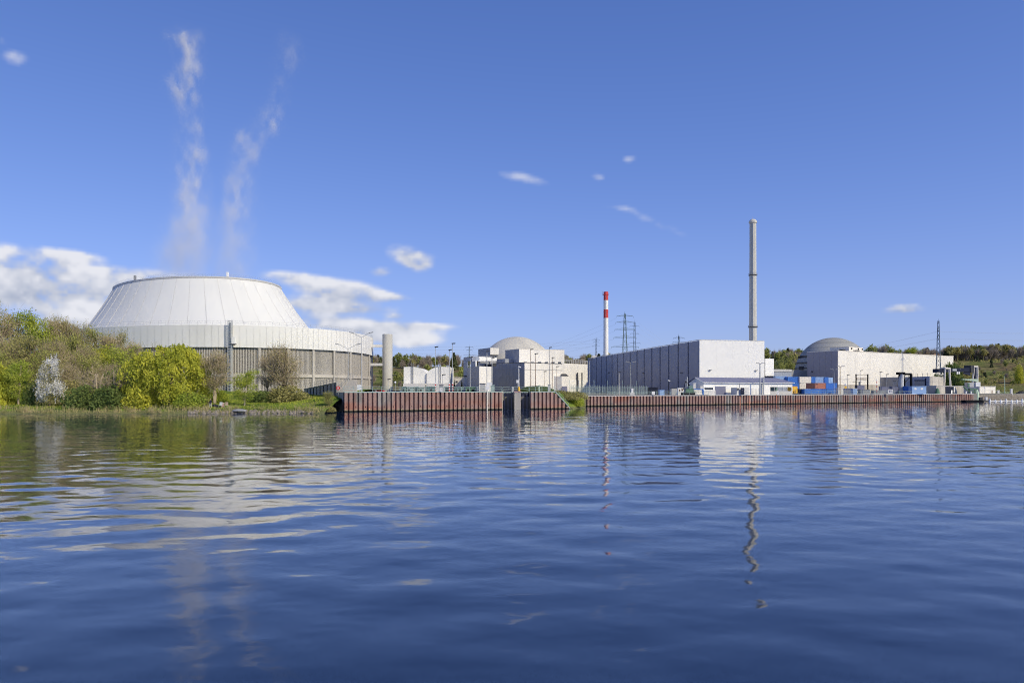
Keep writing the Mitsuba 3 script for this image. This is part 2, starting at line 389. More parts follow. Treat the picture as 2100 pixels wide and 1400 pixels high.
def quay(name, label, p, q, top, flange, pd, cut=None, hole=True, cap='m_rail'):
    p, q = np.asarray(p, float), np.asarray(q, float)
    L = np.linalg.norm(q - p); d = (q - p) / L; nrm = np.array([-d[1], d[0]]); n = int(round(L / pd)); pd = L / n
    k = thing(name, label, 'quay wall')
    base = -2.2
    shape = pile_shape(pd, top - base, flange)
    a = math.degrees(math.atan2(d[1], d[0]))
    holes = MB()
    for i in range(n):
        s = i * pd; c = p + d * s
        zt = top if cut is None else cut(s + pd / 2)
        if zt < .1: continue
        again(k, 'sheet_pile', shape, T().translate([c[0], c[1], base]).rotate([0, 0, 1], a).scale([1, 1, (zt - base) / (top - base)]))
        if hole and i % 2 == 0:
            m = c + d * pd * (.05 + flange / 2) - nrm * .505
            holes.obox([*m, 1.0], [*d * .09, 0], [*nrm * .015, 0], [0, 0, .11])
    if hole: put(k, 'weep_hole_row', holes, 'm_void', kind='stuff')
    z1 = top if cut is None else (top, top)
    if cut is None: put(k, 'capping_beam', MB().wall(p, q, .75, top, top + .2, -.5), cap)
    put(k, 'backing', MB().wall(p, q, .4, -2.2, top - .02 if cut is None else -1, .03), 'm_black')
    return k


qk = quay('quay_wall', 'tall rusty sheet pile quay wall left of the water intake', QA, QB, 3.95, .64, 1.0)
put(qk, 'pale_ladder', MB().wall(V(996, 163.8), V(997.6, 163.9), .1, -.3, 4.1, -.58), 'm_cream')
cl = np.linalg.norm(SB - SA)
tot = cl + 3.9
SE = SB + (SB - SA) / cl * 3.9
scut = lambda s: 3.95 if s < cl else 3.95 - (s - cl) / 3.9 * 3.9
k2 = quay('quay_wall', 'short sheet pile quay wall with a sloping right end beside the bushes', SA, SE, 3.95, .6, 1.0, cut=scut, hole=False)
put(k2, 'capping_beam', MB().wall(SA, SB, .75, 3.95, 4.15, -.5).wall(SB, SE, .75, (3.95, .05), (4.15, .25), -.5), 'm_rail')
low = quay('quay_wall', 'long low rust red sheet pile quay wall on the right', LA, LB, 2.72, .52, 1.1, hole=False, cap='m_lightgrey')
put(low, 'end_post', MB().box([LA[0] - .3, LA[1] - .2, 1.2], (.55, .7, 4.6), .47), 'm_offwhite')
put(low, 'landing_step', MB().box([LA[0] - 1.9, LA[1] - 1.2, .35], (2.2, 1.0, .9), .47).box([LA[0] - 1.9, LA[1] - 1.3, .86], (2.6, 1.2, .12), .47), 'm_offwhite')
put(low, 'rust_strip', MB().wall(LA + WD * 55.5, LA + WD * 55.8, .1, 0, 2.7, -.55).wall(LA + WD * 59.2, LA + WD * 59.45, .1, 0, 2.7, -.55).wall(LA + WD * 70.6, LA + WD * 70.9, .1, .1, 2.9, -.55), 'm_rust')

# water intake between the quays: side walls, back wall, pier
k = thing('water_intake', 'dark water intake bay with a concrete pier between two quay walls', 'water intake')
put(k, 'side_wall', MB().wall(QB, QB + [.2, 9], .3, -2, 3.95), 't_concrete')
put(k, 'side_wall', MB().wall(SA + [0, 9], SA, .3, -2, 3.95), 't_concrete')
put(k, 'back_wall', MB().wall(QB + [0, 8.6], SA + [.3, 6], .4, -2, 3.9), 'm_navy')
put(k, 'pier', MB().box([*(V(1060.5, 169) + [0, 1.5]), .9], (1.45, 5, 6.1), .05), 't_concrete')
put(k, 'pier_cap', MB().box([*(V(1060.5, 169) + [0, 1.5]), 4.05], (1.6, 5.2, .22), .05), 'm_pink')
put(k, 'walkway', MB().wall(V(1028, 167.2), V(1087, 169.2), 1.2, 3.85, 4.02, 1.5), 'm_rail')
for sx in (1034, 1041, 1048, 1072, 1080):
    put(k, 'screen_beam', MB().wall(V(sx, 171), V(sx + 1.4, 171), .3, -1, 3.8), 'm_slate')


def railing(name, label, pts, zs, h=1.05, step=2.0, mids=(.5,), r=.035, bsdf='m_rail'):
    k = thing(name, label, 'railing')
    rl, ps = MB(), []
    for (a, za), (b, zb) in zip(list(zip(pts, zs))[:-1], list(zip(pts, zs))[1:]):
        a, b = np.array([*a[:2], za]), np.array([*b[:2], zb])
        for m in (1.0, *mids): rl.tube([a + [0, 0, h * m], b + [0, 0, h * m]], r, 5)
        n = max(1, int(np.linalg.norm(b - a) / step))
        ps += [a + (b - a) * t / n for t in range(n)]
    ps.append(b)
    put(k, 'rail', rl, bsdf)
    sh = mikit.ply(MB().tube([[0, 0, 0], [0, 0, h]], r * 1.25, 5).tm(), bsdf)
    for p in ps: again(k, 'post', sh, T().translate(list(map(float, p))))
    return k


off = np.array([-.09, .18])
railing('railing', 'grey green pipe railing on top of the tall left quay wall', [QA + off, QB + off], [4.15, 4.15])
railing('railing', 'short pipe railing over the water intake bay', [QB + [.1, 2.4], V(1066, 169) + [0, 2], SA + [-.2, 2.4]], [4.02, 4.15, 4.02], step=1.7)
railing('railing', 'pipe railing on the short quay running down its slope to the bushes', [SA + off, SB + off, SE + off], [4.15, 4.15, .25], step=1.4)
railing('railing', 'pale pipe railing on the low quay left of the sheds', [LA + WD * 8 + off, LA + WD * 44 + off], [2.92, 2.92], step=2.4)
railing('railing', 'thin pipe railing on the low quay in front of the machine yard', [LA + WD * 84 + off, LA + WD * 146 + off], [2.92, 2.92], step=3)

# ---------------------------------------------------------------- cooling tower
D, TC = 300.0, (404 - CX) / F
COL = np.array([TC * D, D])


def ell(th, A, B): return np.stack([COL[0] - B * np.cos(th) * TC + A * np.sin(th), COL[1] - B * np.cos(th)], -1)


ZT, ZS, ZB, ZG = 45.0, 23.1, 16.7, YARD
def cone(t): return 33.9 + 15.7 * t - 1.3 * t * (1 - t) * 2, 37.5 + 17.0 * t - 1.4 * t * (1 - t) * 2
DA, DB = 69.0, 90.0
ct = thing('cooling_tower', 'huge white hybrid cooling tower, a wide cone on a slatted drum', 'cooling tower')


def ring_patch(th0, th1, prof, n, inset=0.0):
    """Patch of a ring: prof is a list of (A, B, z) from bottom to top."""
    th = np.linspace(th0, th1, n)
    v = np.concatenate([np.column_stack([ell(th, A - inset, B - inset), np.full(n, z)]) for A, B, z in prof])
    return v, np.array([[r * n + c, r * n + c + 1, (r + 1) * n + c + 1, (r + 1) * n + c] for r in range(len(prof) - 1) for c in range(n - 1)])


TS = np.linspace(1, 0, 9)
NP = 44
prof = [(*cone(t), ZS + .05 + (ZT - ZS) * (1 - t)) for t in TS]
put(ct, 'inner_shell', ring_patch(0, 2 * np.pi, prof, 97, .12), 't_cone', True)
put(ct, 'inner_lining', ring_patch(0, 2 * np.pi, prof, 97, .9), 'm_grey', True)
for i in range(NP):
    t0, t1 = (i - .5) * 2 * np.pi / NP, (i + .5) * 2 * np.pi / NP
    put(ct, 'cone_panel', ring_patch(t0 + .002, t1 - .002, prof, 5), 't_cone', True)
    th = t1
    b = MB()
    e = [np.array([*ell(np.array(th), A + .05, B + .05), z]) for A, B, z in prof]
    b.tube(e, .06, 3)
    put(ct, 'seam_rib', b, 'm_offwhite')
th = np.linspace(0, 2 * np.pi, 97)
rim = MB().add(*ring_patch(0, 2 * np.pi, [(34.1, 37.7, ZT - .5), (34.5, 38.1, ZT - .5), (34.5, 38.1, ZT + .1), (33.2, 36.8, ZT + .1), (33.2, 36.8, ZT - .8)], 97))
put(ct, 'rim_ring', rim, 'm_lightgrey')
rr = MB()
for zz_ in (.5, 1.0): rr.tube([[*p_, ZT + zz_] for p_ in ell(th, 34.2, 37.8)], .02, 4)
put(ct, 'rim_rail', rr, 'm_galv')
for px_ in (-.74, .33): put(ct, 'rim_lamp', MB().box([*ell(np.array(px_), 34.2, 37.8), ZT + 1.0], (.7, .7, 1.6)), 'm_grey' if px_ < 0 else 'm_white')
put(ct, 'drum_roof', ring_patch(0, 2 * np.pi, [(DA - .1, DB - .1, ZS - .03), (45, 50, ZS)], 97), 'm_offwhite')
dth = 2 * np.pi / 210
for i in range(-62, 62):
    put(ct, 'cladding_panel', ring_patch(i * dth + .0005, (i + 1) * dth - .0005, [(DA, DB, ZB), (DA, DB, ZS)], 3), 't_tower', True)
put(ct, 'rear_cladding', ring_patch(62 * dth, 2 * np.pi - 62 * dth, [(DA, DB, ZB), (DA, DB, ZS)], 60), 't_tower', True)
put(ct, 'cladding_backing', ring_patch(0, 2 * np.pi, [(DA - .12, DB - .12, ZB + .02), (DA - .12, DB - .12, ZS - .02)], 120), 't_tower', True)
put(ct, 'soffit', ring_patch(0, 2 * np.pi, [(DA - 3.2, DB - 3.2, ZB + .04), (DA - .02, DB - .02, ZB + .03)], 120), 'm_grey')
put(ct, 'core_shade', ring_patch(0, 2 * np.pi, [(DA - 2.6, DB - 2.6, ZG - 1), (DA - 2.6, DB - 2.6, ZB)], 120), 'm_void', True)  # near-black sheet painted as the unlit inside of the drum
nf, fths = 900, []
def fin_frame(th):
    p = ell(np.array(th), DA - .75, DB - .75); t = ell(np.array(th + .01), DA, DB) - ell(np.array(th - .01), DA, DB)
    return p, math.degrees(math.atan2(t[1], t[0]))
fin = mikit.ply(MB().box([0, 0, (ZB - ZG) / 2], (.25, .2, ZB - ZG)).tm(), 't_fin')
rest = MB()
for i in range(nf):
    th_ = (i - nf / 2 + .5) * 2 * np.pi / nf
    p_, a_ = fin_frame(th_)
    if -150 <= i - nf // 2 - 30 < 150: again(ct, 'fin', fin, T().translate([p_[0], p_[1], ZG]).rotate([0, 0, 1], a_))
    else: rest.box([p_[0], p_[1], (ZB + ZG) / 2], (.25, .2, ZB - ZG), math.radians(a_))
put(ct, 'rear_fin_row', rest, 't_fin', kind='stuff')
for i in range(0, 18):
    th_ = .27 + (i - 0) * .1366
    p_ = ell(np.array(th_), DA - .35, DB - .35); a_ = fin_frame(th_)[1]
    put(ct, 'pillar', MB().box([*p_, (ZB + ZG) / 2], (.75, .45, ZB - ZG), math.radians(a_)), 't_fin')
put(ct, 'ring_beam', ring_patch(0, 2 * np.pi, [(DA - .9, DB - .9, 8.15), (DA - .38, DB - .38, 8.15), (DA - .38, DB - .38, 9.1), (DA - .9, DB - .9, 9.1)], 140), 't_fin')
rl = MB()
for h_ in (.6, 1.15): rl.tube([[*p_, ZS + h_] for p_ in ell(np.linspace(-1.9, 1.9, 90), DA - .3, DB - .3)], .022, 4)
put(ct, 'drum_rail', rl, 'm_galv')
for th_ in np.linspace(-1.15, 1.25, 74): put(ct, 'rail_post', MB().box([*ell(np.array(th_), DA - .3, DB - .3), ZS + .6], (.04, .04, 1.2)), 'm_galv')
p_ = ell(np.array(.137), DA + .9, DB + .9)
sh = MB()
for dx in (-.5, .5):
    for dy in (-.5, .5): sh.box([p_[0] + dx, p_[1] + dy, 13.6], (.14, .14, 21.6))
for z_ in np.arange(3.4, 24.4, .8): sh.box([p_[0], p_[1] - .5, z_], (1.0, .06, .16)).box([p_[0] - .5, p_[1], z_], (.06, 1.0, .16))
put(ct, 'ladder_shaft', sh.box([p_[0] + .05, p_[1] + .2, 13.4], (.55, .3, 20.8)), 'm_galv')
put(ct, 'hoist_cabin', MB().box([p_[0] + 1.05, p_[1] - .25, 18.6], (.95, .9, 1.9)), 'm_white')
put(ct, 'cabin_bracket', MB().box([p_[0] + 1.05, p_[1] - .25, 17.55], (1.35, 1.0, .2)).box([p_[0] + 1.05, p_[1] - .25, 17.35], (.7, .8, .25)), 'm_darkgrey')

k = thing('vent_stack', 'plain grey concrete cylinder stack beside the cooling tower', 'stack')
vp = V(794.5, 262); vr = 1.8
put(k, 'shaft', MB().lathe([(vr, 2), (vr, Z(685.5, 262)), (vr - .35, Z(685.5, 262)), (vr - .35, 12)], vp, 40), 't_stack', 35)
for yy_ in (709.5, 747.5): put(k, 'connecting_duct', MB().wall([-53.5, 261], [vp[0] - vr * .8, 261], 1.2, Z(yy_ + 2.6, 262), Z(yy_ - 2.6, 262)), 'm_offwhite')

# steam rising from the tower, two thin columns
def plume(name, label, pts, wid, dens, seed, cxw):
    nx, ny, nz = 84, 20, 190
    z0, z1 = 43.0, 151.0
    x0, x1 = X(cxw[0], 300), X(cxw[1], 300); y0, y1 = 286.0, 308.0
    gx = np.linspace(0, 1, nx); gy = np.linspace(0, 1, ny); gz = np.linspace(0, 1, nz)
    zz, yy, xx = np.meshgrid(gz, gy, gx, indexing='ij')
    wx, wy, wz = x0 + xx * (x1 - x0), y0 + yy * (y1 - y0), z0 + zz * (z1 - z0)
    pv = np.array(pts, float)           # (py, px) pairs
    zs = np.array([Z(p[0], 300) for p in pv])[::-1]; xs = np.array([X(p[1], 300) for p in pv])[::-1]
    cx = np.interp(wz, zs, xs); w = np.interp(wz, zs, np.array(wid, float)[::-1] * .2); a = np.interp(wz, zs, np.array(dens, float)[::-1])
    n1 = meshkit.fbm(np.stack([wx * .10, wy * .10, wz * .05], -1), 4, seed); n2 = meshkit.fbm(np.stack([wx * .36, wy * .36, wz * .17], -1), 4, seed + 5)
    r2 = ((wx - cx + (n1 - .5) * 13) / w) ** 2 + ((wy - 297) / np.maximum(w, 4)) ** 2
    k_ = np.clip((95 - wz) / 50, 0.05, .75)
    s = a * np.exp(-1.2 * r2) * ((1 - k_) * np.clip((n1 * .35 + n2 * 1.1 - .66) / .24, 0, 2.0) + k_ * np.clip((n1 * .7 + n2 * .8 - .5) / .5, 0, 1) * .9)
    edge = np.minimum.reduce([xx, 1 - xx, yy * 1.3, (1 - yy) * 1.3, zz * 30, (1 - zz) * 6])
    s = s * np.clip(edge / .08, 0, 1)
    box = T().translate([x0, y0, z0]).scale([x1 - x0, y1 - y0, z1 - z0])
    scene[name + '_medium'] = {'type': 'heterogeneous', 'albedo': 0.985, 'sigma_t': {'type': 'gridvolume', 'grid': mi.VolumeGrid(np.ascontiguousarray(s[..., None].astype(np.float32))), 'to_world': box},
                               'scale': 1.0, 'phase': {'type': 'hg', 'g': -0.25}}
    k = thing('steam_plume', label, 'steam')
    scene[k] = {'type': 'cube', 'to_world': T().translate([(x0 + x1) / 2, (y0 + y1) / 2, (z0 + z1) / 2]).scale([(x1 - x0) / 2, (y1 - y0) / 2, (z1 - z0) / 2]), 'bsdf': {'type': 'null'}, 'interior': {'type': 'ref', 'id': name + '_medium'}}


plume('left_steam', 'tall wispy white steam plume rising above the left middle of the cooling tower', [(60, 400), (85, 380), (140, 390), (190, 375), (230, 388), (320, 405), (400, 408), (480, 400), (560, 395), (590, 395)],
      [24, 26, 22, 22, 15, 18, 24, 34, 50, 55], [.06, .24, .26, .2, .12, .17, .17, .12, .08, .07], 21, (318, 448))
plume('right_steam', 'shorter ragged steam plume drifting right above the cooling tower', [(60, 600), (130, 600), (200, 565), (262, 548), (290, 520), (340, 505), (400, 490), (480, 478), (560, 470), (590, 470)],
      [16, 22, 16, 22, 22, 22, 24, 32, 45, 50], [.0, .05, .03, .15, .2, .15, .13, .1, .08, .07], 54, (449, 640))


# ---------------------------------------------------------------- buildings
def rect(corner, d, LR, LL):
    """Corner nearest the river, direction of the right-hand face, lengths of the right- and left-hand faces."""
    d = np.asarray(d, float); d = d / np.linalg.norm(d); n = np.array([-d[1], d[0]])
    c = np.asarray(corner, float)
    return [c, c + d * LR, c + d * LR + n * LL, c + n * LL]


def panels(k, name, p, q, z0, z1, nc, nr, bsdf, gap=.12, proud=.08, hg=None):
    """Facade panels on the line p-q, proud of the wall, with open joints."""
    p, q = np.asarray(p, float), np.asarray(q, float); L = np.linalg.norm(q - p); d = (q - p) / L
    for c in range(nc):
        for r in range(nr):
            a, b = p + d * (c * L / nc + gap / 2), p + d * ((c + 1) * L / nc - gap / 2)
            h = (z1 - z0) / nr
            put(k, name, MB().wall(a, b, proud - .004, z0 + r * h + (gap if hg is None else hg) / 4, z0 + (r + 1) * h - (gap if hg is None else hg) / 4, -proud), bsdf)


# storage hall, white end and shaded long side
Hk = thing('storage_hall', 'long flat roofed hall with bright white end wall and shaded blue grey side', 'hall')
h0 = V(1434.5, 245); hf = V(1205.5, 395); hr = V(1567.5, 251.5); hz = Z(697, 245)
put(Hk, 'wall', MB().prism([h0, hr, hr + (hf - h0), hf], 2.5, hz - .15), 'm_white')
panels(Hk, 'end_panel', h0, hr, YARD, hz, 4, 3, 'm_white', .09, .03, .02)
mat('m_hallshade', (.24, .255, .325), .45)  # white hall's long side, its shade darkened into the panel colour
panels(Hk, 'side_panel', hf, h0, YARD, hz, 16, 1, 'm_hallshade', .9, .18)
dd = (h0 - hf) / np.linalg.norm(h0 - hf)
for i in range(1, 16):
    c = hf + (h0 - hf) * i / 16
    put(Hk, 'downpipe', MB().wall(c - dd * .3, c + dd * .3, .06, YARD, hz - .1, -.08), 'm_navy')
put(Hk, 'roof_edge', MB().wall(hf, h0, .5, hz, hz + .16, -.24).wall(h0, hr, .5, hz, hz + .16, -.14), 'm_offwhite')
for px_, Y_ in ((1453, 0.16), (1550, .87)):
    c = h0 + (hr - h0) * Y_
    put(Hk, 'wall_lamp', MB().box([c[0], c[1] - .35, Z(758.5, 246)], (.8, .7, .22)), 'm_grey')
for t in (.28, .62, .9):
    c = hf + (h0 - hf) * t
    put(Hk, 'wall_lamp', MB().box([c[0] - .45, c[1], Z(764, c[1])], (.7, .9, .25)), 'm_navy')
k = thing('roof_unit', 'small white cabinet standing on the far roof end of the long hall', 'roof unit')
put(k, 'cabinet', MB().box([*V(1218, 385), Z(732, 385) + .0], (2.6, 2.2, 1.1)), 'm_offwhite')
put(k, 'foot', MB().box([*V(1218, 385), hz - .0], (2.0, 1.6, 2 * abs(Z(732, 385) - hz) + .6)), 'm_grey')
Ak = thing('annex', 'plain white annex block joined to the right of the white hall', 'building')
a0 = V(1569, 262); a1 = V(1587, 264)
put(Ak, 'wall', MB().wall(a0, a1, 18, 2.5, Z(735, 262)), 'm_offwhite')
panels(Ak, 'wall_panel', a0, a1, YARD, Z(735, 262), 1, 7, 'm_white', .06, .06)
Gk = thing('low_annex', 'low purple grey building between the white hall and the grey dome', 'building')
put(Gk, 'wall', MB().wall(V(1586, 305), V(1623, 308), 12, 2.5, Z(757.5, 305)), 'm_bluegrey')
put(Gk, 'side_wing', MB().wall(V(1620, 312), V(1656, 318), 12, 2.5, Z(758.5, 312)), 'm_grey')
put(Gk, 'roof_edge', MB().wall(V(1586, 305), V(1623, 308), .3, Z(762, 305), Z(757, 305), -.3), 'm_lightgrey')

# shed in front of the hall
Sk = thing('shed', 'long low shed with slate grey pitched roof in front of the white hall', 'shed')
s0, s1 = V(1443, 219.5), V(1625, 236.0); sd = (s1 - s0) / np.linalg.norm(s1 - s0); sn = np.array([-sd[1], sd[0]])
SL = np.linalg.norm(s1 - s0); ze, zr = Z(784.5, 219.5), Z(774.8, 224)
wl = SL * .735
put(Sk, 'wall', MB().wall(s0, s0 + sd * wl, 6.6, 2.5, ze), 'm_white')
put(Sk, 'glazed_end_post', MB().wall(s0 + sd * (SL - .3), s1, .3, 2.5, ze), 'm_offwhite')
put(Sk, 'fascia', MB().wall(s0 + sd * wl, s1, .25, ze - 1.25, ze), 'm_white')
put(Sk, 'plinth', MB().wall(s0 + sd * wl, s1, .25, 2.5, 4.0), 'm_lightgrey')
put(Sk, 'back_wall', MB().wall(s0 + sd * wl + sn * 6.2, s1 + sn * 6.2, .3, 2.5, ze), 'm_teal')
for t in np.linspace(wl, SL - .4, 6): put(Sk, 'mullion', MB().wall(s0 + sd * t, s0 + sd * (t + .14), .14, 4.0, ze - 1.25, .04), 'm_lightgrey')
e0, e1 = s0 - sd * .4 - sn * .5, s1 + sd * .4 - sn * .5
r0, r1 = s0 - sd * .4 + sn * 3.4, s1 - sd * 3.6 + sn * 3.4
b0, b1 = s0 - sd * .4 + sn * 7.2, s1 + sd * .4 + sn * 7.2
rv = [[*e0, ze], [*e1, ze], [*r1, zr], [*r0, zr], [*b0, ze], [*b1, ze], [*e0, ze + .18], [*e1, ze + .18], [*r1, zr + .18], [*r0, zr + .18], [*b0, ze + .18], [*b1, ze + .18]]
put(Sk, 'roof', MB().add(rv, [[6, 7, 8, 9], [10, 9, 8, 11], [0, 3, 2, 1], [4, 5, 2, 3], [0, 1, 7, 6], [5, 4, 10, 11], [0, 6, 9, 3], [3, 9, 10, 4]]).add([rv[1], rv[5], rv[11], rv[8], rv[7], rv[2]], [[0, 1, 2], [0, 2, 3], [0, 3, 4], [0, 1, 5]]), 'm_slate')
put(Sk, 'gable', MB().add([[*s0, ze], [*(s0 + sn * 3.4), zr], [*(s0 + sn * 6.6), ze]], [[0, 1, 2]]), 'm_white')
put(Sk, 'gutter', MB().tube([[*(s0 - sd * .5 - sn * .6), ze], [*(s1 + sd * .4 - sn * .6), ze]], .1, 5), 'm_white')
put(Sk, 'bargeboard', MB().tube([[*(e0 - sd * .05), ze + .1], [*(r0 - sd * .05), zr + .1]], .09, 4), 'm_white')
put(Sk, 'garage_door', MB().wall(s0 + sd * 9.2 * .48, s0 + sd * 9.2 * .94, .05, 2.9, ze - 1.1, -.06), 'm_slate')
for t in (.3, .52, .56, .60): put(Sk, 'door', MB().wall(s0 + sd * SL * t, s0 + sd * (SL * t + 1.0), .05, 2.9, 5.0, -.06), 'm_offwhite')
put(Sk, 'window_band', MB().wall(s0 + sd * .3, s0 + sd * 3.6, .05, 4.5, 5.1, -.05), 'm_glass')
for t in (.385, .62):
    put(Sk, 'downpipe', MB().tube([[*(s0 + sd * SL * t - sn * .12), 2.9], [*(s0 + sd * SL * t - sn * .12), ze]], .09, 5), 'm_galv')
put(Sk, 'flue', MB().tube([[*(s0 + sd * SL * .64 - sn * .6), 2.9], [*(s0 + sd * SL * .64 - sn * .6), zr + .3]], .28, 8), 'm_galv')

# right turbine hall and its dome
Rk = thing('turbine_hall', 'big cream turbine hall on the right with long sunlit front in pylon shadow', 'hall')
c0 = V(1718.5, 300); c1 = V(1955, 352); cz = Z(719.5, 300)
R = rect(c0, c1 - c0, np.linalg.norm(c1 - c0), 14.2)
put(Rk, 'wall', MB().prism(R, 2.5, cz - .1), 't_palewall')
panels(Rk, 'front_panel', R[0], R[1], 6.6, cz, 20, 2, 't_palewall', .03, .012, .02)
panels(Rk, 'side_panel', R[3], R[0], YARD, cz, 5, 1, 'm_creamshade', .06, .08)  # cream wall again, in a grey that holds the shade of this side
put(Rk, 'base_band', MB().wall(R[0], R[1], .3, 2.5, 6.5, -.2), 't_concrete')
put(Rk, 'parapet', MB().wall(R[0], R[1], .4, cz, cz + .25, -.15).wall(R[3], R[0], .4, cz, cz + .25, -.15), 'm_cream')
vd = (c1 - c0) / np.linalg.norm(c1 - c0)
for t in (.09, .20, .31, .42, .53, .64): put(Rk, 'roof_vent', MB().box([*(c0 + vd * t * 94 + [-2, 2.6]), cz + .5], (2.2, 1.6, .9), .58), 'm_darkgrey')
for t in (.88, .93): put(Rk, 'roof_vent', MB().box([*(c0 + vd * t * 94 + [-2, 2.6]), cz + .6], (1.6, 1.2, 1.2), .58), 'm_brown')
for px_ in (1666,): put(Rk, 'wall_fitting', MB().box([*(V(px_, 309) - [.3, .3]), Z(762, 309)], (.5, .3, .6)), 'm_black')
Dk = thing('reactor_dome', 'grey ringed reactor dome behind the cream turbine hall', 'reactor building')
dc = V(1707.5, 352); drad = 73.0 / F * 352; dz = Z(765.5, 352)
put(Dk, 'shell', MB().lathe([(drad, 2.5), (drad, dz)] + [(drad * math.cos(a), dz + drad * math.sin(a)) for a in np.linspace(.05, 1.565, 28)], dc, 72), 't_dome2', True)
for zf in (.15, .3): put(Dk, 'walkway_ring', MB().lathe([(drad * math.cos(zf) + .1, dz + drad * math.sin(zf) - .25), (drad * math.cos(zf) + .7, dz + drad * math.sin(zf) - .25), (drad * math.cos(zf) + .7, dz + drad * math.sin(zf)), (drad * math.cos(zf) + .1, dz + drad * math.sin(zf))], dc, 60), 'm_darkgrey')
st = MB()
for a in np.linspace(2.9, 4.9, 40): st.box([dc[0] + math.cos(a) * drad * .90, dc[1] + math.sin(a) * drad * .90, dz + drad * .44 + .2], (.25, .25, 1.5))
put(Dk, 'louver_row', st, 'm_darkgrey', kind='stuff')
put(Dk, 'dark_opening', MB().box([dc[0] - drad * .97, dc[1] - 4, dz + 2.4], (.8, 3, 1.6), .2).box([dc[0] - drad * .99, dc[1] - 4, dz - 1], (.8, 3, .8), .2), 'm_darkgrey')
k = thing('roof_house', 'cream roof block with dark openings right of the grey dome', 'building')
q0, q1 = V(1741, 330), V(1770, 338)
put(k, 'wall', MB().wall(q0, q1, 9, cz - 1, Z(712, 334)), 'm_cream')
for t in (.15, .62, .9): put(k, 'opening', MB().wall(q0 + (q1 - q0) * t, q0 + (q1 - q0) * (t + .07), .1, Z(717, 334), Z(713.5, 334), -.1), 'm_black')

# left reactor building group
Bk = thing('reactor_dome', 'tan concrete reactor dome rising behind cream blocks left of the striped chimney', 'reactor building')
bc = V(1059.5, 330); brad = 78.0 / F * 330; bz = Z(768.5, 330)
put(Bk, 'shell', MB().lathe([(brad, 2.5), (brad, bz)] + [(brad * math.cos(a), bz + brad * math.sin(a)) for a in np.linspace(.05, 1.565, 28)], bc, 72), 't_dome', True)
Ck = thing('auxiliary_building', 'cream block with a grey shaded left face in front of the tan dome', 'building')
f0 = V(1076, 255); fz = Z(743.7, 255)
FR = rect(f0, (.72, .69), 19.2, 16.8)
mat('m_shadeclad', (.27, .29, .33), .5)  # pale walls' left faces: their shade is put into this darker colour
put(Ck, 'wall', MB().prism(FR, 2.5, fz), 't_palewall')
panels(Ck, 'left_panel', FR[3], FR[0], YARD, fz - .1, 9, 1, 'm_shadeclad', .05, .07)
panels(Ck, 'front_panel', FR[0], FR[1], YARD, fz - .1, 8, 2, 't_palewall', .03, .012, .02)
put(Ck, 'roof_edge', MB().wall(FR[3], FR[0], .3, fz, fz + .18, -.14).wall(FR[0], FR[1], .3, fz, fz + .18, -.14), 'm_darkgrey')
put(Ck, 'joint_line', MB().wall(FR[3], FR[0], .06, Z(758, 258), Z(757.2, 258), -.13).wall(FR[0], FR[1], .06, Z(758.2, 258), Z(757.6, 258), -.13), 'm_grey')
put(Ck, 'lean_to', MB().wall(V(1152, 264), V(1166, 270), 6, 2.5, Z(771, 264)), 't_palewall')
put(Ck, 'lean_to_roof', MB().add([[*V(1152, 263.6), Z(771, 264)], [*V(1166.5, 269.6), Z(771, 268)], [*V(1161, 273), Z(766, 268)], [*V(1152, 268), Z(766, 266)]], [[0, 1, 2, 3]]), 'm_darkgrey')
put(Ck, 'lean_to_door', MB().wall(V(1152.5, 263.5), V(1163, 267), .1, YARD, Z(792, 264), -.1), 'm_slate')
put(Ck, 'window', MB().wall(V(1146.5, 267.6), V(1149.2, 268.2), .2, Z(780.5, 267), Z(775, 267), -.5), 'm_glass')
Uk = thing('reactor_annex', 'tall cream upper block with a row of small dark windows below its roof', 'building')
u0 = V(1064.7, 268); uz = Z(715.7, 268)
UR = rect(u0, (.9, .43), 19.0, 12)
put(Uk, 'wall', MB().prism(UR, 2.5, uz), 't_palewall')
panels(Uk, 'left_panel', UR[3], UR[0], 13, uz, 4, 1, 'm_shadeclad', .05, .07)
panels(Uk, 'front_panel', UR[0], UR[1], 15.0, uz, 9, 1, 't_palewall', .03, .012)
for px_ in (1077, 1091, 1105, 1119, 1133, 1146.5):
    t = (px_ - 1064.7) / 91.8 * 19.0 * 1.0
    a = u0 + UR[1] * 0 + (UR[1] - u0) / 19 * t
    hz_ = 4.2 if px_ > 1080 else 2.5
    put(Uk, 'window', MB().wall(a - (UR[1] - u0) / 19 * .62, a + (UR[1] - u0) / 19 * .62, .1, Z(742 + hz_ + 1.2, a[1]), Z(742, a[1]), -.16), 'm_glass')
put(Uk, 'roof_edge', MB().wall(UR[0], UR[1], .3, uz, uz + .15, -.14).wall(UR[3], UR[0], .3, uz, uz + .15, -.14), 'm_cream')
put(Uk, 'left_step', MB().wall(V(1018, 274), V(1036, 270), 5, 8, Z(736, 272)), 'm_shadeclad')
k = thing('roof_box', 'cream box on dark legs above the crane frame left of the tan dome', 'building')
g0 = V(1005.5, 300)
GR = rect(g0, (.93, .37), 3.6, 8.6)
gl = V(981, 312)
put(k, 'box', MB().prism([g0, V(1023, 302), V(1020, 314), gl], Z(727, 300), Z(713, 300)), 't_palewall')
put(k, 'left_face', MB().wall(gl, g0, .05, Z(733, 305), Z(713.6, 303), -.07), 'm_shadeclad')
put(k, 'leg_frame', MB().prism([V(982, 313), V(1004, 303), V(1020, 305), V(1017, 316)], 2.5, Z(727, 300) - .1), 'm_grey')
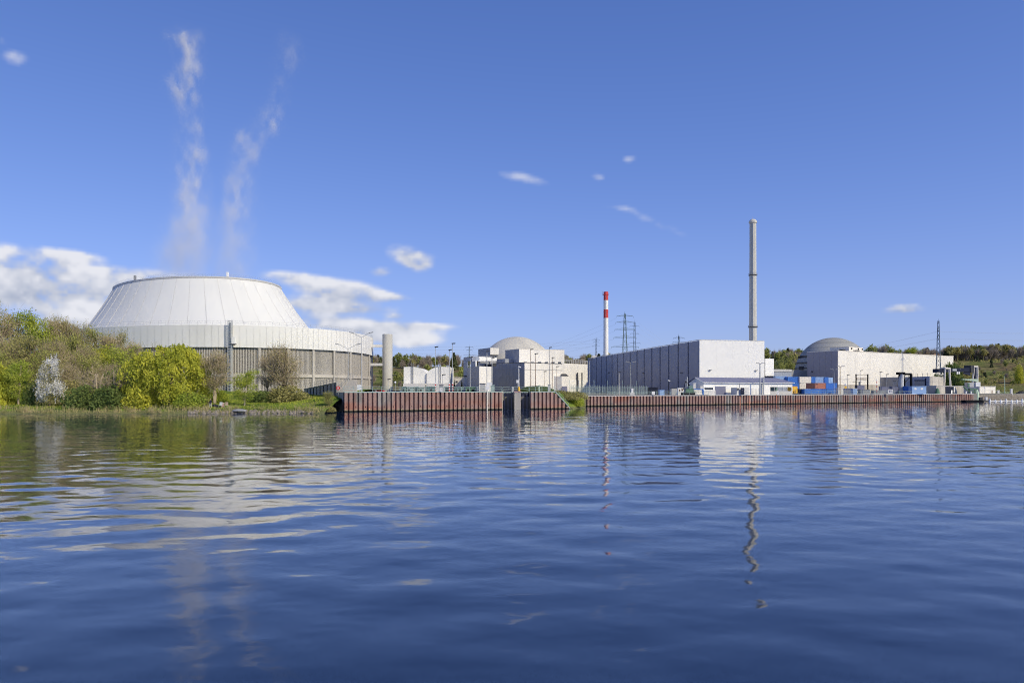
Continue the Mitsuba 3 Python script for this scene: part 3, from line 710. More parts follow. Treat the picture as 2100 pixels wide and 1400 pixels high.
# portal frame (stop log crane)
k = thing('portal_frame', 'portal frame with faces coloured blue grey for shade and a sunlit white beam above the quay', 'crane frame')
pc, pl, pr = V(975, 236), V(950.5, 244), V(1019, 247)
put(k, 'left_leg', MB().prism([V(950.5, 244), V(958, 241.6), V(960, 246), V(952.5, 248)], 2.5, Z(740, 244)), 'm_bluegrey')
put(k, 'middle_leg', MB().prism([V(966, 239), V(975, 236), V(977, 239), V(968, 242)], 2.5, Z(740, 236)), 'm_bluegrey')
put(k, 'side_beam', MB().wall(pl, pc, 1.4, Z(740, 240), Z(731, 238)), 'm_bluegrey')  # blue grey of legs and side beam is shade set as colour
put(k, 'front_beam', MB().wall(pc + [.05, .02], pr, 1.4, (Z(741, 236), Z(739.5, 247)), (Z(730.5, 236), Z(733.0, 247))), 'm_white')
put(k, 'hoist_rope', MB().box([*V(976.5, 235.6), Z(744, 236)], (.5, .5, 1.6)).box([*V(976.5, 235.6), Z(752, 236)], (.35, .35, 1.5)), 'm_white')
put(k, 'handrail', MB().tube([[*pl, Z(728.5, 244)], [*pc, Z(728.5, 236)], [*pr, Z(730.5, 247)]], .05, 4), 'm_grey')
for px_ in (985, 993.5, 1008): put(k, 'rear_post', MB().box([*V(px_, 250), 9], (.35, .35, 13)), 'm_lightgrey')
put(k, 'cross_tie', MB().wall(V(950, 243.6), V(959, 241), .3, Z(772, 243), Z(770.3, 243), -.2), 'm_darkgrey')
k = thing('pump_house', 'beige concrete box with shaded left side right under the portal frame', 'building')
put(k, 'wall', MB().prism([V(982, 226), V(1007, 229), V(1004, 240), V(958.5, 238)], 2.5, Z(751.2, 226)), 't_concrete')
put(k, 'front_facing', MB().wall(V(982, 226), V(1007, 229), .1, YARD, Z(751.0, 226), -.14), 't_palewall')
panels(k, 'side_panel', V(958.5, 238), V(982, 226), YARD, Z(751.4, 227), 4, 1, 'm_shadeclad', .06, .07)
put(k, 'dark_canopy', MB().wall(V(1008, 244), V(1018, 246), 3, Z(751, 244), Z(746, 244)), 'm_darkgrey')
put(k, 'low_dark_wall', MB().prism([V(985, 246), V(1010, 252), V(1008, 262), V(980, 258)], 2.5, Z(742, 250)), 'm_grey')

# twin halls with arched shoulders
def arched(label, px0, px1, flip, lad):
    k = thing('arched_hall', label, 'hall')
    Y0 = 242.0
    w = px1 - px0
    out = [(0, 797), (0, 752)] + [(w * (.36 + .64 * math.sin(a)), 752 + 17 * (1 - math.cos(a))) for a in np.linspace(0.05, 1.45, 12)] + [(w, 770), (w, 797)]
    pts = [((px0 + x_) if not flip else (px1 - x_), y_) for x_, y_ in out]
    pp = np.array([[X(a, Y0), Z(b, Y0)] for a, b in pts]); pp[0, 1] = pp[-1, 1] = 2.5
    if not flip: pp = pp[::-1]
    from shapely.geometry import Polygon
    m = trimesh.creation.extrude_polygon(Polygon(pp), 16, engine='earcut')
    v = np.array(m.vertices); v = np.column_stack([v[:, 0], Y0 + v[:, 2] + (v[:, 0] - pp[:, 0].min()) * (.10 if not flip else .02), v[:, 1]])
    put(k, 'wall', (v, np.array(m.faces)[:, ::-1]), 't_tower', False)
    lx = X(lad, Y0); lm = MB()
    for dx in (-.28, .28): lm.box([lx + dx, Y0 - .3 + .3, 9.0], (.07, .2, 9.0))
    for z_ in np.arange(5, 13.4, .4): lm.box([lx, Y0, z_], (.56, .06, .07))
    put(k, 'ladder', lm, 'm_grey')
    put(k, 'door', MB().box([X(lad + (8 if not flip else -8), Y0), Y0 - .1 + .3, 5.4], (.55, .5, 1.3)), 'm_grey')
    put(k, 'base_wing', MB().box([X((px0 + px1) / 2 + (2 if flip else 2), Y0), Y0 - 2.5, 4.4], (w / F * Y0 * .96, 4.4, Z(784.5, 240) - 4.4 + 1.7)), 'm_offwhite')
    return k


arched('white hall with rounded right shoulder, left one of the twin halls', 828, 874, False, 846)
arched('white hall with rounded left shoulder, right one of the twin halls', 875, 922.5, True, 902)
k = thing('low_building', 'low white flat roofed building right of the twin white halls', 'building')
put(k, 'wall', MB().wall(V(925, 262), V(951, 262), 10, 2.5, Z(774, 262)), 'm_cream')
put(k, 'window', MB().wall(V(935, 261.9), V(938.5, 261.9), .1, Z(784, 262), Z(781, 262), -.1), 'm_glass')
put(k, 'roof_edge', MB().wall(V(924.7, 262), V(951.3, 262), .3, Z(774, 262), Z(773.2, 262), -.15), 'm_offwhite')
k = thing('tank_building', 'weathered cream concrete building between the cream blocks and the long hall', 'building')
t0, t1 = V(1157, 330), V(1205, 345)
put(k, 'wall', MB().wall(t0, t1, 20, 2.5, Z(745.5, 335)), 't_palewall')
panels(k, 'wall_panel', t0, t1, 8.0, Z(745.5, 335), 7, 1, 't_palewall', .04, .012)
put(k, 'base_strip', MB().wall(t0, t1, .2, 5.0, Z(779.5, 335), -.25), 'm_white')
for px_ in (1183.5, 1192.5): put(k, 'dark_vent', MB().wall(V(px_ - 1, 337), V(px_ + 1, 337.6), .2, YARD, Z(764, 337), -.35), 'm_darkgrey')
rf = MB()
for z_ in (Z(738, 335), Z(741.5, 335)): rf.tube([[*t0, z_], [*t1, z_]], .12, 4)
for t in np.linspace(0, 1, 14): rf.box([*(t0 + (t1 - t0) * t), Z(741.5, 335)], (.18, .18, 1.8))
put(k, 'roof_railing', rf, 'm_lightgrey')

# chimneys
k = thing('chimney', 'very tall pale concrete chimney with two dark gallery rings behind the white hall', 'chimney')
cc = V(1544, 340); sc = 340 / F
put(k, 'shaft', MB().lathe([(8.0 * sc, 2.5), (7.7 * sc, Z(700, 340)), (6.5 * sc, Z(456, 340)), (5.4 * sc, Z(456, 340)), (5.4 * sc, Z(470, 340))], cc, 32), 't_stack', 35)
for yy_, rr_ in ((670.8, 9.6), (564.6, 8.6)):
    put(k, 'gallery', MB().lathe([(7 * sc, Z(yy_ + .7, 340)), (rr_ * sc, Z(yy_ + .7, 340)), (rr_ * sc, Z(yy_ - .6, 340)), (7 * sc, Z(yy_ - .6, 340))], cc, 24), 'm_darkgrey')
    gr = MB()
    for a in np.linspace(0, 2 * np.pi, 14, endpoint=False): gr.box([cc[0] + math.cos(a) * rr_ * sc, cc[1] + math.sin(a) * rr_ * sc, Z(yy_ - 2, 340)], (.06, .06, .9))
    put(k, 'gallery_railing', gr.lathe([(rr_ * sc, Z(yy_ - 3.2, 340)), (rr_ * sc, Z(yy_ - 2.8, 340))], cc, 24), 'm_grey')
put(k, 'cap', MB().lathe([(6.6 * sc, Z(459, 340)), (8.1 * sc, Z(457.5, 340)), (8.1 * sc, Z(454.5, 340)), (5.2 * sc, Z(450.5, 340)), (.1, Z(450.5, 340))], cc, 28), 't_stack', 30)
put(k, 'lightning_rod', MB().tube([[cc[0] - .3, cc[1], Z(451, 340)], [cc[0] - .3, cc[1], Z(445, 340)]], .09, 5), 'm_galv')
ld = MB().tube([[cc[0] - .5, cc[1] - 1.86, 6], [cc[0] - .45, cc[1] - 1.5, Z(459, 340)]], .11, 4)
put(k, 'ladder', ld, 'm_offwhite')
put(k, 'cable_tray', MB().tube([[cc[0] - .95, cc[1] - 1.55, 6], [cc[0] - .85, cc[1] - 1.22, Z(459, 340)]], .07, 4), 'm_pylon')
k = thing('chimney', 'slender white chimney with two red bands at its top', 'chimney')
rc = V(1242.5, 430); s3 = 430 / F
def rz(y_): return Z(y_, 430)
def rad(y_): return (4.6 + (y_ - 600) * .004) * s3
for nm, ya, yb, mt in (('white_shaft', 830, 652.3, 'm_white'), ('red_band', 652.3, 634.7, 'm_red'), ('white_band', 634.7, 616, 'm_white'), ('red_top', 616, 599, 'm_red')):
    put(k, nm, MB().lathe([(rad(ya), max(2.5, rz(ya))), (rad(yb), rz(yb))], rc, 24), mt, 35)
put(k, 'top_ring', MB().lathe([(5.0 * s3, rz(606)), (5.6 * s3, rz(605.4)), (5.6 * s3, rz(604)), (5.0 * s3, rz(603.6)), (4.6 * s3, rz(598.4)), (3.6 * s3, rz(598.4)), (3.6 * s3, rz(606))], rc, 24), 'm_red', 30)
put(k, 'aerial', MB().tube([[rc[0] - 1.9, rc[1], rz(606)], [rc[0] - 2.0, rc[1], rz(597)]], .1, 4).tube([[rc[0] + 1.5, rc[1], rz(606)], [rc[0] + 1.6, rc[1], rz(601)]], .1, 4), 'm_grey')
put(k, 'ladder', MB().tube([[rc[0] - .4, rc[1] - 1.42, 6], [rc[0] - .4, rc[1] - 1.36, rz(606)]], .08, 4), 'm_grey')


# ---------------------------------------------------------------- pylons and lines
def pylon(label, px, Y, ytop, ybase, wb, wt, arms, bsdf, r=.09, fan=None, nseg=9, rot=0.0):
    """arms: (pixel y, half width in pixels). Square lattice mast with crossarms; feet on the ground."""
    k = thing('pylon', label, 'pylon', )
    c = V(px, Y); z0, z1 = ybase, Z(ytop, Y); s = Y / F
    def w(z): return (wb + (wt - wb) * ((z - z0) / (z1 - z0)) ** .8) * s / 2
    zs = z0 + (z1 - z0) * (np.linspace(0, 1, nseg + 1)) ** .9
    co, si = math.cos(rot), math.sin(rot)
    def at(u, v_, z): return [c[0] + u * co - v_ * si, c[1] + u * si + v_ * co, z]
    for sx, sy in ((-1, -1), (1, -1), (1, 1), (-1, 1)):
        put(k, 'leg', MB().tube([at(sx * w(z), sy * w(z), z) for z in zs], r * 1.3, 4), bsdf)
    br = MB()
    for a, b in zip(zs[:-1], zs[1:]):
        cs = [(-1, -1), (1, -1), (1, 1), (-1, 1)]
        for i in range(4):
            p, q = cs[i], cs[(i + 1) % 4]
            br.tube([at(p[0] * w(a), p[1] * w(a), a), at(q[0] * w(b), q[1] * w(b), b)], r * .62, 3, False).tube([at(q[0] * w(a), q[1] * w(a), a), at(p[0] * w(b), p[1] * w(b), b)], r * .62, 3, False)
    put(k, 'lattice', br, bsdf)
    ends = []
    for ya, hw in arms:
        z = Z(ya, Y); h = hw * s
        m = MB()
        for sd_ in (-1, 1):
            e = at(sd_ * h, 0, z)
            for sy in (-1, 1): m.tube([at(0, sy * w(z), z), e], r * .8, 4)
            m.tube([at(0, 0, z + .10 * h + .5), e], r * .7, 4)
            m.tube([e, [e[0], e[1], e[2] - 1.2]], r * .8, 4)
            ends.append(np.array(e) - [0, 0, 1.2])
        put(k, 'crossarm', m, bsdf)
    put(k, 'tip', MB().tube([at(0, 0, z1 - .5), at(0, 0, z1 + 4 * s)], r, 4), bsdf)
    return ends


def wire(k, a, b, sag, r=.032):
    t = np.linspace(0, 1, 14)[:, None]
    p = np.asarray(a) * (1 - t) + np.asarray(b) * t; p[:, 2] -= sag * 4 * (t * (1 - t))[:, 0]
    put(k, 'conductor', MB().tube(p, r, 3, False), 'm_wire')


E1 = pylon('large green lattice pylon with five crossarms behind the long hall', 1281.5, 520, 643, 5, 17, 2.6, [(648.5, 17), (661, 18.5), (675.6, 20.5), (692, 23), (711, 28)], 'm_pylon', .10, nseg=11)
E2 = pylon('fainter pylon just right of the large green pylon', 1301.5, 700, 660, 12, 10, 2, [(669, 10), (684, 9), (704, 12)], 'm_pylonblue', .075)
E3 = pylon('small distant pylon left of the striped chimney', 1222.5, 900, 695, 20, 5, 1.5, [(696.5, 7), (702, 6), (709, 7)], 'm_pylonblue', .09)
E4 = pylon('pylon tip showing above the roof edge of the long hall', 1392, 640, 689, 8, 10, 1.6, [(693, 11.5), (702, 13)], 'm_pylonblue', .11)
E5 = pylon('tiny far pylon above the portal frame on the left hill', 962.5, 900, 711, 20, 4, 1.2, [(712, 8), (718, 6)], 'm_pylonblue', .12)
E6 = pylon('slim steel pylon in front of the cream turbine hall', 1924.5, 318, 658, 3.0, 11.5, 2.6, [(674, 6), (688.5, 7)], 'm_pylonblue', .075, nseg=16, rot=.9)
wk = thing('power_line', 'thin power lines spreading right from the large green pylon', 'power line')
for i in range(0, len(E1), 1):
    side = 1 if i % 2 else -1
    wire(wk, E1[i], [E1[i][0] + (150 if side > 0 else -130), 820 if side > 0 else 760, 34 + i * .8], 9)
wk = thing('power_line', 'thin power lines crossing the sky on both sides of the slim right pylon', 'power line')
for i, e in enumerate(E6):
    wire(wk, e, [330, 318 + (i % 2) * 8, e[2] + 1], 1.5, .022)
    wire(wk, e, [110 + 3 * i, 520, 18 + i * 2], 5, .022)
wk = thing('power_line', 'faint far power lines left of the striped chimney', 'power line')
for i, e in enumerate(E3): wire(wk, e, [e[0] - 420, 880, e[2] - 6], 6, .035)


# ---------------------------------------------------------------- lamp posts and masts
def lamp(label, px, Y, ytop, kind='single', bsdf='m_galv', arm=None, z0=YARD, stripe=False, r=.085):
    k = thing('lamp_post', label, 'lamp post')
    c = V(px, Y); zt = Z(ytop, Y); s = Y / F
    put(k, 'pole', MB().tube([[*c, z0], [*c, z0 + .6 * (zt - z0)], [*c, zt]], [r * 1.35, r, r * .75], 7), bsdf, 40)
    if kind == 'double':
        a = arm or 6
        for sd_ in (-1, 1):
            e = [c[0] + sd_ * a * s, c[1] - .2, zt + (.35 if a < 10 else 1.05)]
            put(k, 'arm', MB().tube([[*c, zt], e], r * .6, 5), bsdf)
            put(k, 'lamp_head', MB().obox([e[0] + sd_ * .35, e[1], e[2] + .06], [.5, 0, .1 * sd_], [0, .16, 0], [0, 0, .09]), 'm_grey')
    elif kind == 'ball':
        put(k, 'lamp_globe', (lambda m: (np.array(m.vertices) * .28 + [*c, zt], np.array(m.faces)))(trimesh.creation.icosphere(2, 1)), 'm_white', True)
    elif kind == 'camera':
        put(k, 'camera_head', MB().obox([c[0] + .2, c[1] - .1, zt + .1], [.32, 0, -.08], [0, .12, 0], [0, 0, .12]), 'm_white')
    else:
        put(k, 'lamp_head', MB().obox([c[0] + .25, c[1] - .15, zt + .08], [.42, 0, .05], [0, .2, 0], [0, 0, .11]), 'm_darkgrey')
    if stripe:
        for i in range(7): put(k, 'stripe', MB().tube([[*c, 3.9 + i * .32], [*c, 3.9 + (i + 1) * .32]], r * 1.9, 8), 'm_red' if i % 2 else 'm_white')
    return k


lamp('tall lamp post with two long raised arms in front of the cooling tower right side', 741, 168, 692, 'double', arm=17)
lamp('two armed lamp post left of and lower than its taller neighbour before the tower', 714, 176, 715, 'double', arm=19)
lamp('lamp post with striped base in front of the right arched hall', 893, 172, 712, stripe=True)
lamp('shorter striped lamp post at the right edge of the arched hall', 921.5, 172, 718, stripe=True)
lamp('tallest striped lamp post right of the arched halls', 928, 170, 705, stripe=True)
lamp('small short lamp post by the grey vent stack', 796, 190, 778, r=.06)
lamp('dark thin lamp post right beside the vent stack', 806, 175, 770, bsdf='m_darkgrey')
k = lamp('white globe lamp right of the vent stack', 810.5, 180, 784, 'ball', r=.05)
lamp('thin lamp post in front of the right arched hall door', 908, 178, 769, r=.06)
lamp('lamp post before the blue grey legs of the portal frame', 964, 182, 733)
lamp('lamp post in front of the white beam of the portal frame', 998.5, 180, 721)
lamp('lamp post at the right edge of the beige concrete box', 1009, 186, 735)
lamp('brown tall lamp post at the left of the cream block front', 1088.5, 190, 717, bsdf='m_brown')
lamp('shorter brown lamp post right of the tall one before the cream block', 1098, 186, 726, bsdf='m_brown')
lamp('tall mast with flood lamp before the middle of the cream block', 1127, 200, 713, bsdf='m_grey')
lamp('lamp post between the flood lamp mast and the lean-to', 1132.5, 210, 734, bsdf='m_brown')
lamp('thin short lamp post at the right end of the cream block', 1142, 210, 752, bsdf='m_brown', r=.06)
lamp('white camera mast with sign on the intake pier', 1064, 168.5, 753, 'camera', 'm_white', z0=4.1)
lamp('thin aerial mast before the left part of the cream block', 1116, 205, 762, bsdf='m_brown', r=.05)
lamp('lamp post at the far left end of the long hall side', 1208.5, 225, 738)
lamp('two armed pale lamp post before the shaded hall side', 1293.5, 205, 745, 'double', arm=4)
lamp('short cream lamp post left of the two armed one at the hall side', 1269.5, 215, 763, bsdf='m_cream', r=.07)
lamp('camera mast standing before the shaded hall side', 1370.5, 212, 781, 'camera', 'm_darkgrey', r=.06)
lamp('stout grey lamp post with two lamps before the white hall end', 1558.5, 226, 747, 'double', arm=3, r=.2)
lamp('pale two armed lamp post right of the blue containers', 1710.5, 246, 759.5, 'double', arm=3, r=.06)
lamp('tan two armed lamp post at the corner of the turbine hall', 1723, 244, 753, 'double', bsdf='m_tan', arm=3, r=.13)
lamp('thin lamp post left of the transformer portal', 1738, 254, 769, bsdf='m_grey', r=.08)
lamp('lamp post with flat head before the middle of the turbine hall', 1805, 252, 763, bsdf='m_grey', r=.09)
lamp('lamp post next right of the flat headed one before the turbine hall', 1818, 256, 768, bsdf='m_grey', r=.08)
lamp('short lamp post behind the transformer portal', 1765, 270, 760, bsdf='m_lightgrey', r=.07)
lamp('small lamp post left of the dark conveyor frame', 1833, 256, 782, bsdf='m_grey', r=.08)
lamp('slim lamp post on the right shore before the hillside', 2060.5, 286, 770, bsdf='m_palegreen', r=.1)

# ---------------------------------------------------------------- signs
def sign(label, px, py0, py1, w, Y, z0, bsdf='m_white', text=None):
    k = thing('sign', label, 'sign')
    s = Y / F; c = V(px, Y); zc, h = (Z(py0, Y) + Z(py1, Y)) / 2, abs(Z(py0, Y) - Z(py1, Y))
    put(k, 'board', MB().box([c[0], c[1], zc], (w * s, .06, h)), bsdf)
    put(k, 'post', MB().box([c[0], c[1] + .08, (z0 + zc) / 2], (.08, .08, zc - z0)), 'm_galv')
    if text == 'bars':
        for i, t in enumerate((.22, -.05, -.3)): put(k, 'mark', MB().box([c[0] + (.06 - .05 * i) * w * s, c[1] - .04, zc + t * h], (w * s * (.5 - .1 * i), .012, h * .12)), 'm_grey')
    return k


sign('white square board on the tall quay railing below the two armed lamp posts', 737, 789, 800, 9, 152.0, 4.0)
sign('small white notice with grey marks on the quay railing by the striped lamp posts', 904.5, 795, 803, 5.6, 158.5, 4.0, text='bars')
sign('white board on the quay railing in front of the beige concrete box', 999.5, 791, 799, 8, 163.5, 4.0)
sign('second white board behind and above the one at the beige concrete box', 1003.5, 784, 790.5, 10, 166, YARD)
sign('small white board on the camera mast of the intake pier', 1061.2, 779, 785, 4.6, 168.3, 4.1)
sign('white square board on the low quay railing before the hall side', 1340, 802.5, 809, 6.4, 204.6, 2.9)
sign('white board on the low quay before the glazed end of the shed', 1595, 801, 808.5, 4.6, 227.8, 2.9, text='bars')
k = thing('sign', 'white framed board with dark marks on the low quay right of the lamp posts', 'sign')
c = V(1826, 249.2)
put(k, 'board', MB().box([*c, Z(802.5, 249)], (1.6, .08, 1.45)), 'm_offwhite')
put(k, 'mark', MB().box([c[0], c[1] - .05, Z(802.2, 249)], (.95, .012, .75)), 'm_slate')
put(k, 'mark', MB().box([c[0] + .1, c[1] - .06, Z(802.6, 249)], (.45, .012, .3)), 'm_white')
k = thing('sign', 'round red sign with two white upright bars on the stair wall', 'sign')
c = V(693.5, 155.0); zc = Z(795.5, 155)
put(k, 'disc', MB().tube([[c[0], c[1], zc], [c[0], c[1] - .08, zc]], .42, 20), 'm_red')
for dx in (-.13, .13): put(k, 'white_bar', MB().box([c[0] + dx, c[1] - .095, zc], (.09, .012, .42)), 'm_white')
put(k, 'post', MB().box([c[0], c[1] + .08, (zc + 1.5) / 2 + .5], (.08, .08, zc - .5)), 'm_grey')
k = thing('bollard', 'orange yellow equipment post on the intake pier', 'bollard')
c = V(1064, 168.2)
put(k, 'body', MB().lathe([(.28, 4.15), (.30, 4.7), (.22, 5.1), (.1, 5.25)], c, 16), 'm_yellow', 30)
put(k, 'foot', MB().lathe([(.42, 4.14), (.42, 4.24), (.2, 4.24)], c, 16), 'm_grey')

# ---------------------------------------------------------------- containers
CN = {}
def container(label, px0, px1, py0, py1, Y, bsdf, side=None, depth=2.5):
    """Shipping container: shell, corner posts and corrugated front."""
    k = thing('container', label, 'container', 'containers stacked by the turbine hall')
    a, b = V(px0, Y), V(px1, Y + (px1 - px0) * .075); z0, z1 = Z(py1, Y), Z(py0, Y)
    put(k, 'shell', MB().wall(a, b, depth, z0 + .02, z1 - .02, .06), side or bsdf)
    L = np.linalg.norm(b - a); d = (b - a) / L
    rb = MB(); n = max(3, int(L / .42))
    for i in range(n): rb.wall(a + d * (i + .2) * L / n, a + d * (i + .75) * L / n, .05, z0 + .16, z1 - .14, 0)
    put(k, 'corrugated_side', rb, bsdf)
    put(k, 'frame', MB().wall(a, b, .12, z0 + .01, z0 + .16, -.03).wall(a, b, .12, z1 - .14, z1 - .01, -.03).wall(a, a + d * .16, .12, z0 + .16, z1 - .14, -.03).wall(b - d * .16, b, .12, z0 + .16, z1 - .14, -.03), bsdf)
    return k


container('dark navy open container showing above the shed roof', 1569.5, 1590, 770.5, 785, 256, 'm_navy')
container('light blue container just right of the navy one above the shed roof', 1590.5, 1614, 771, 785, 256, 'm_lightblue')
container('bright blue container in the top row left of the white ones', 1616, 1638.5, 772.3, 784.6, 256, 'm_blue')
container('white container in the top row', 1640, 1663.3, 772.3, 784.6, 257, 'm_cream')
container('short bright blue container in the top row right of the white one', 1663.8, 1672, 772.5, 785, 259, 'm_blue')
container('pale blue container in the middle of the top row', 1672.5, 1690.5, 773, 785, 260, 'm_lightblue')
container('narrow deep blue container near the right end of the top row', 1691, 1698.8, 773.3, 785, 261, 'm_blue')
container('pale lilac blue container at the right end of the top row', 1699.3, 1708, 773.8, 785, 262, 'm_skyblue')
container('bright blue container in the middle row behind the yellow one', 1624.5, 1638.5, 785, 797, 256, 'm_blue')
container('white container in the middle row under the top white one', 1640, 1663, 785, 797.2, 257, 'm_cream')
container('rust red container with dark shaded end on top of a blue one', 1671.5, 1693, 785.3, 797, 249, 'm_rust', depth=2.5)
scene['m_rustdark'] = scene['m_rust']
put('container_010', 'dark_end', MB().wall(V(1653, 254), V(1671.3, 249), .12, Z(796.8, 250), Z(785.6, 249.5)), 'm_rust')
container('bright blue container at the right end of the middle row', 1694.5, 1716.5, 785.3, 797.2, 252, 'm_blue')
container('dark container low beside the yellow one', 1638, 1649.5, 797, 806, 246, 'm_navy')
container('long blue container in the bottom row under the rust red one', 1650, 1694, 797.4, 807.5, 245, 'm_blue')
container('blue container in the bottom row at its right end', 1695, 1716.5, 797.6, 807.5, 250, 'm_blue')
k = container('yellow container beside the glazed end of the shed', 1625, 1635.3, 792, 806.5, 240, 'm_yellow')
put(k, 'door', MB().wall(V(1629.5, 239.8), V(1631.5, 240), .05, Z(806, 240), Z(799.5, 240), -.08), 'm_brown')
k = container('white container with blue edges at the left end of the shed', 1423, 1442.5, 797.5, 809, 213, 'm_cream')
put(k, 'blue_top', MB().wall(V(1423, 213), V(1442.5, 214.4), .3, Z(798.8, 213), Z(797.2, 213), -.06), 'm_blue')
put(k, 'blue_end', MB().wall(V(1440.6, 214.2), V(1442.6, 214.4), .3, Z(809, 213), Z(798.8, 213), -.07), 'm_blue')
k = container('grey white container before the shed wall', 1444, 1467, 799.5, 809, 216.5, 'm_offwhite')
k = container('white cabin container beside the shed flue', 1511, 1536, 794.5, 809.5, 219.5, 'm_offwhite')
put(k, 'window', MB().wall(V(1512, 219.3), V(1515, 219.5), .05, Z(800, 219), Z(796, 219), -.07), 'm_glass')
put(k, 'open_door', MB().wall(V(1519, 219.4), V(1526, 219.7), .05, Z(809, 219), Z(795, 219), -.08), 'm_navy')

# ---------------------------------------------------------------- huts, tanks, machinery along the quays
def cabinet(name, label, cat, px0, px1, py0, Y, bsdf, depth=2.0, z0=YARD, win=(), roof=None, wm='m_glass'):
    k = thing(name, label, cat)
    a, b = V(px0, Y), V(px1, Y); zt = Z(py0, Y)
    put(k, 'body', MB().wall(a, b, depth, z0, zt), bsdf)
    put(k, 'roof', MB().wall(a - [.12, 0], b + [.12, 0], depth + .24, zt + .003, zt + .12, -.12), roof or bsdf)
    for x0, x1, y0, y1 in win: put(k, 'window', MB().wall(V(x0, Y), V(x1, Y), .03, Z(y1, Y), Z(y0, Y), -.05), wm)
    return k


for i, (a, b, py, mt, wn, lb) in enumerate([
        (823.5, 831.5, 793.5, 'm_teal', [(826, 828.8, 796, 801.5)], 'grey green cabin with a window below the left arched hall'),
        (834, 847, 794.5, 'm_rail', [(836.5, 841, 797, 801.5)], 'grey green cabin with a wide dark window right of the first cabin'),
        (850, 856.5, 794.5, 'm_teal', [(852, 855, 796.5, 801)], 'narrow grey green cabin in the middle of the cabin row'),
        (859, 868, 795, 'm_rail', [(860.5, 865, 797.5, 801.5)], 'pale cabin with dark window before the gap of the twin halls'),
        (872, 892, 794, 'm_teal', [(874, 876.5, 795.5, 802), (882, 886, 796, 801)], 'long grey green cabin left of the striped lamp posts'),
        (912, 920, 794.5, 'm_teal', [(914, 918.5, 796, 802)], 'grey green cabin between the striped lamp posts'),
        (932, 950, 794, 'm_teal', [(934, 937, 796, 802), (941, 945, 796, 802)], 'wide dark teal cabin right of the striped lamp posts')]):
    cabinet('cabin', lb, 'cabin', a, b, py, 168 + i * .8, mt, win=wn, wm='m_darkgrey')
cabinet('cabin', 'small grey cabin with flat roof behind the small notice', 'cabin', 900.5, 908, 788.5, 166, 'm_grey', roof='m_lightgrey')
cabinet('cabin', 'dark green machine housing below the portal frame', 'cabin', 955, 975, 794.5, 172, 'm_green', win=[(958, 962, 796.5, 802), (967, 972, 797, 802)], wm='m_black')
cabinet('cabin', 'pale grey cabin under the beige concrete box', 'cabin', 983.5, 995, 787, 170, 'm_lightgrey', roof='m_darkgrey')
cabinet('cabinet', 'white switch cabinet standing beside the two white boards', 'cabinet', 1006, 1013.5, 790, 171, 'm_rail')
cabinet('cabinet', 'grey electric cabinet on the short quay', 'cabinet', 1124, 1129, 789, 174, 'm_lightgrey', .6)
cabinet('cabinet', 'small pale cabinet behind the short quay railing', 'cabinet', 1104.5, 1107.5, 791, 178, 'm_palegreen', .5)
cabinet('cabinet', 'white cabinet beside the intake railing', 'cabinet', 1050.5, 1053.5, 793.5, 175, 'm_offwhite', .5)
cabinet('skip', 'dark blue skip at the foot of the shaded hall side', 'skip', 1331, 1349, 795, 238, 'm_navy')
cabinet('tent', 'light blue tarpaulin covered stack on the low quay', 'covered stack', 1353, 1362.5, 800, 210, 'm_skyblue')
cabinet('cabin', 'grey cabin at the foot of the hall side', 'cabin', 1377.5, 1390, 796, 226, 'm_lightgrey', roof='m_darkgrey')
cabinet('cabinet', 'white open fronted control cabinet with brown fittings', 'cabinet', 1390.5, 1402.5, 795.5, 218, 'm_white', 1.0, win=[(1392.5, 1395, 798.5, 803), (1397.5, 1401, 797, 801)], wm='m_brown')
cabinet('cabinet', 'pale upright box on the roof of the white container', 'cabinet', 1422, 1427, 786, 220, 'm_offwhite', 1)
cabinet('cabinet', 'small white box right of the upright box near the shed gable', 'cabinet', 1436.5, 1441, 791, 218, 'm_offwhite', 1)
cabinet('cabin', 'blue site hut with two white windows on the right quay', 'hut', 1870.5, 1899.5, 792.5, 258, 'm_skyblue', 3, win=[(1875, 1879.5, 795, 799), (1888, 1892.5, 795, 799)], wm='m_white', roof='m_lightblue')
cabinet('cabin', 'darker blue hut just left of the hut with white windows', 'hut', 1861, 1869.8, 792.5, 260.5, 'm_blue', 3)
cabinet('cabin', 'slate blue cabin left of the transformer portal', 'cabin', 1730, 1750, 797, 256, 'm_slate')
cabinet('cabin', 'blue grey cabin with white roof before the transformer portal', 'cabin', 1749.5, 1758, 797, 248, 'm_lightblue', roof='m_white')
cabinet('cabin', 'cream hut at the corner of the turbine hall', 'hut', 1719, 1729.5, 796.5, 247, 'm_cream')
cabinet('cabin', 'dark grey cabin behind the flat headed lamp posts', 'cabin', 1808, 1822, 793, 262, 'm_slate')
cabinet('cabin', 'dark low cabin left of the dark conveyor frame', 'cabin', 1830, 1842, 793, 264, 'm_slate')
cabinet('generator', 'row of grey machine cabinets behind the quay railing', 'generator', 1765, 1784, 799, 253, 'm_grey')
cabinet('generator', 'grey generator box left of the framed board', 'generator', 1792, 1816, 800.5, 254, 'm_grey')


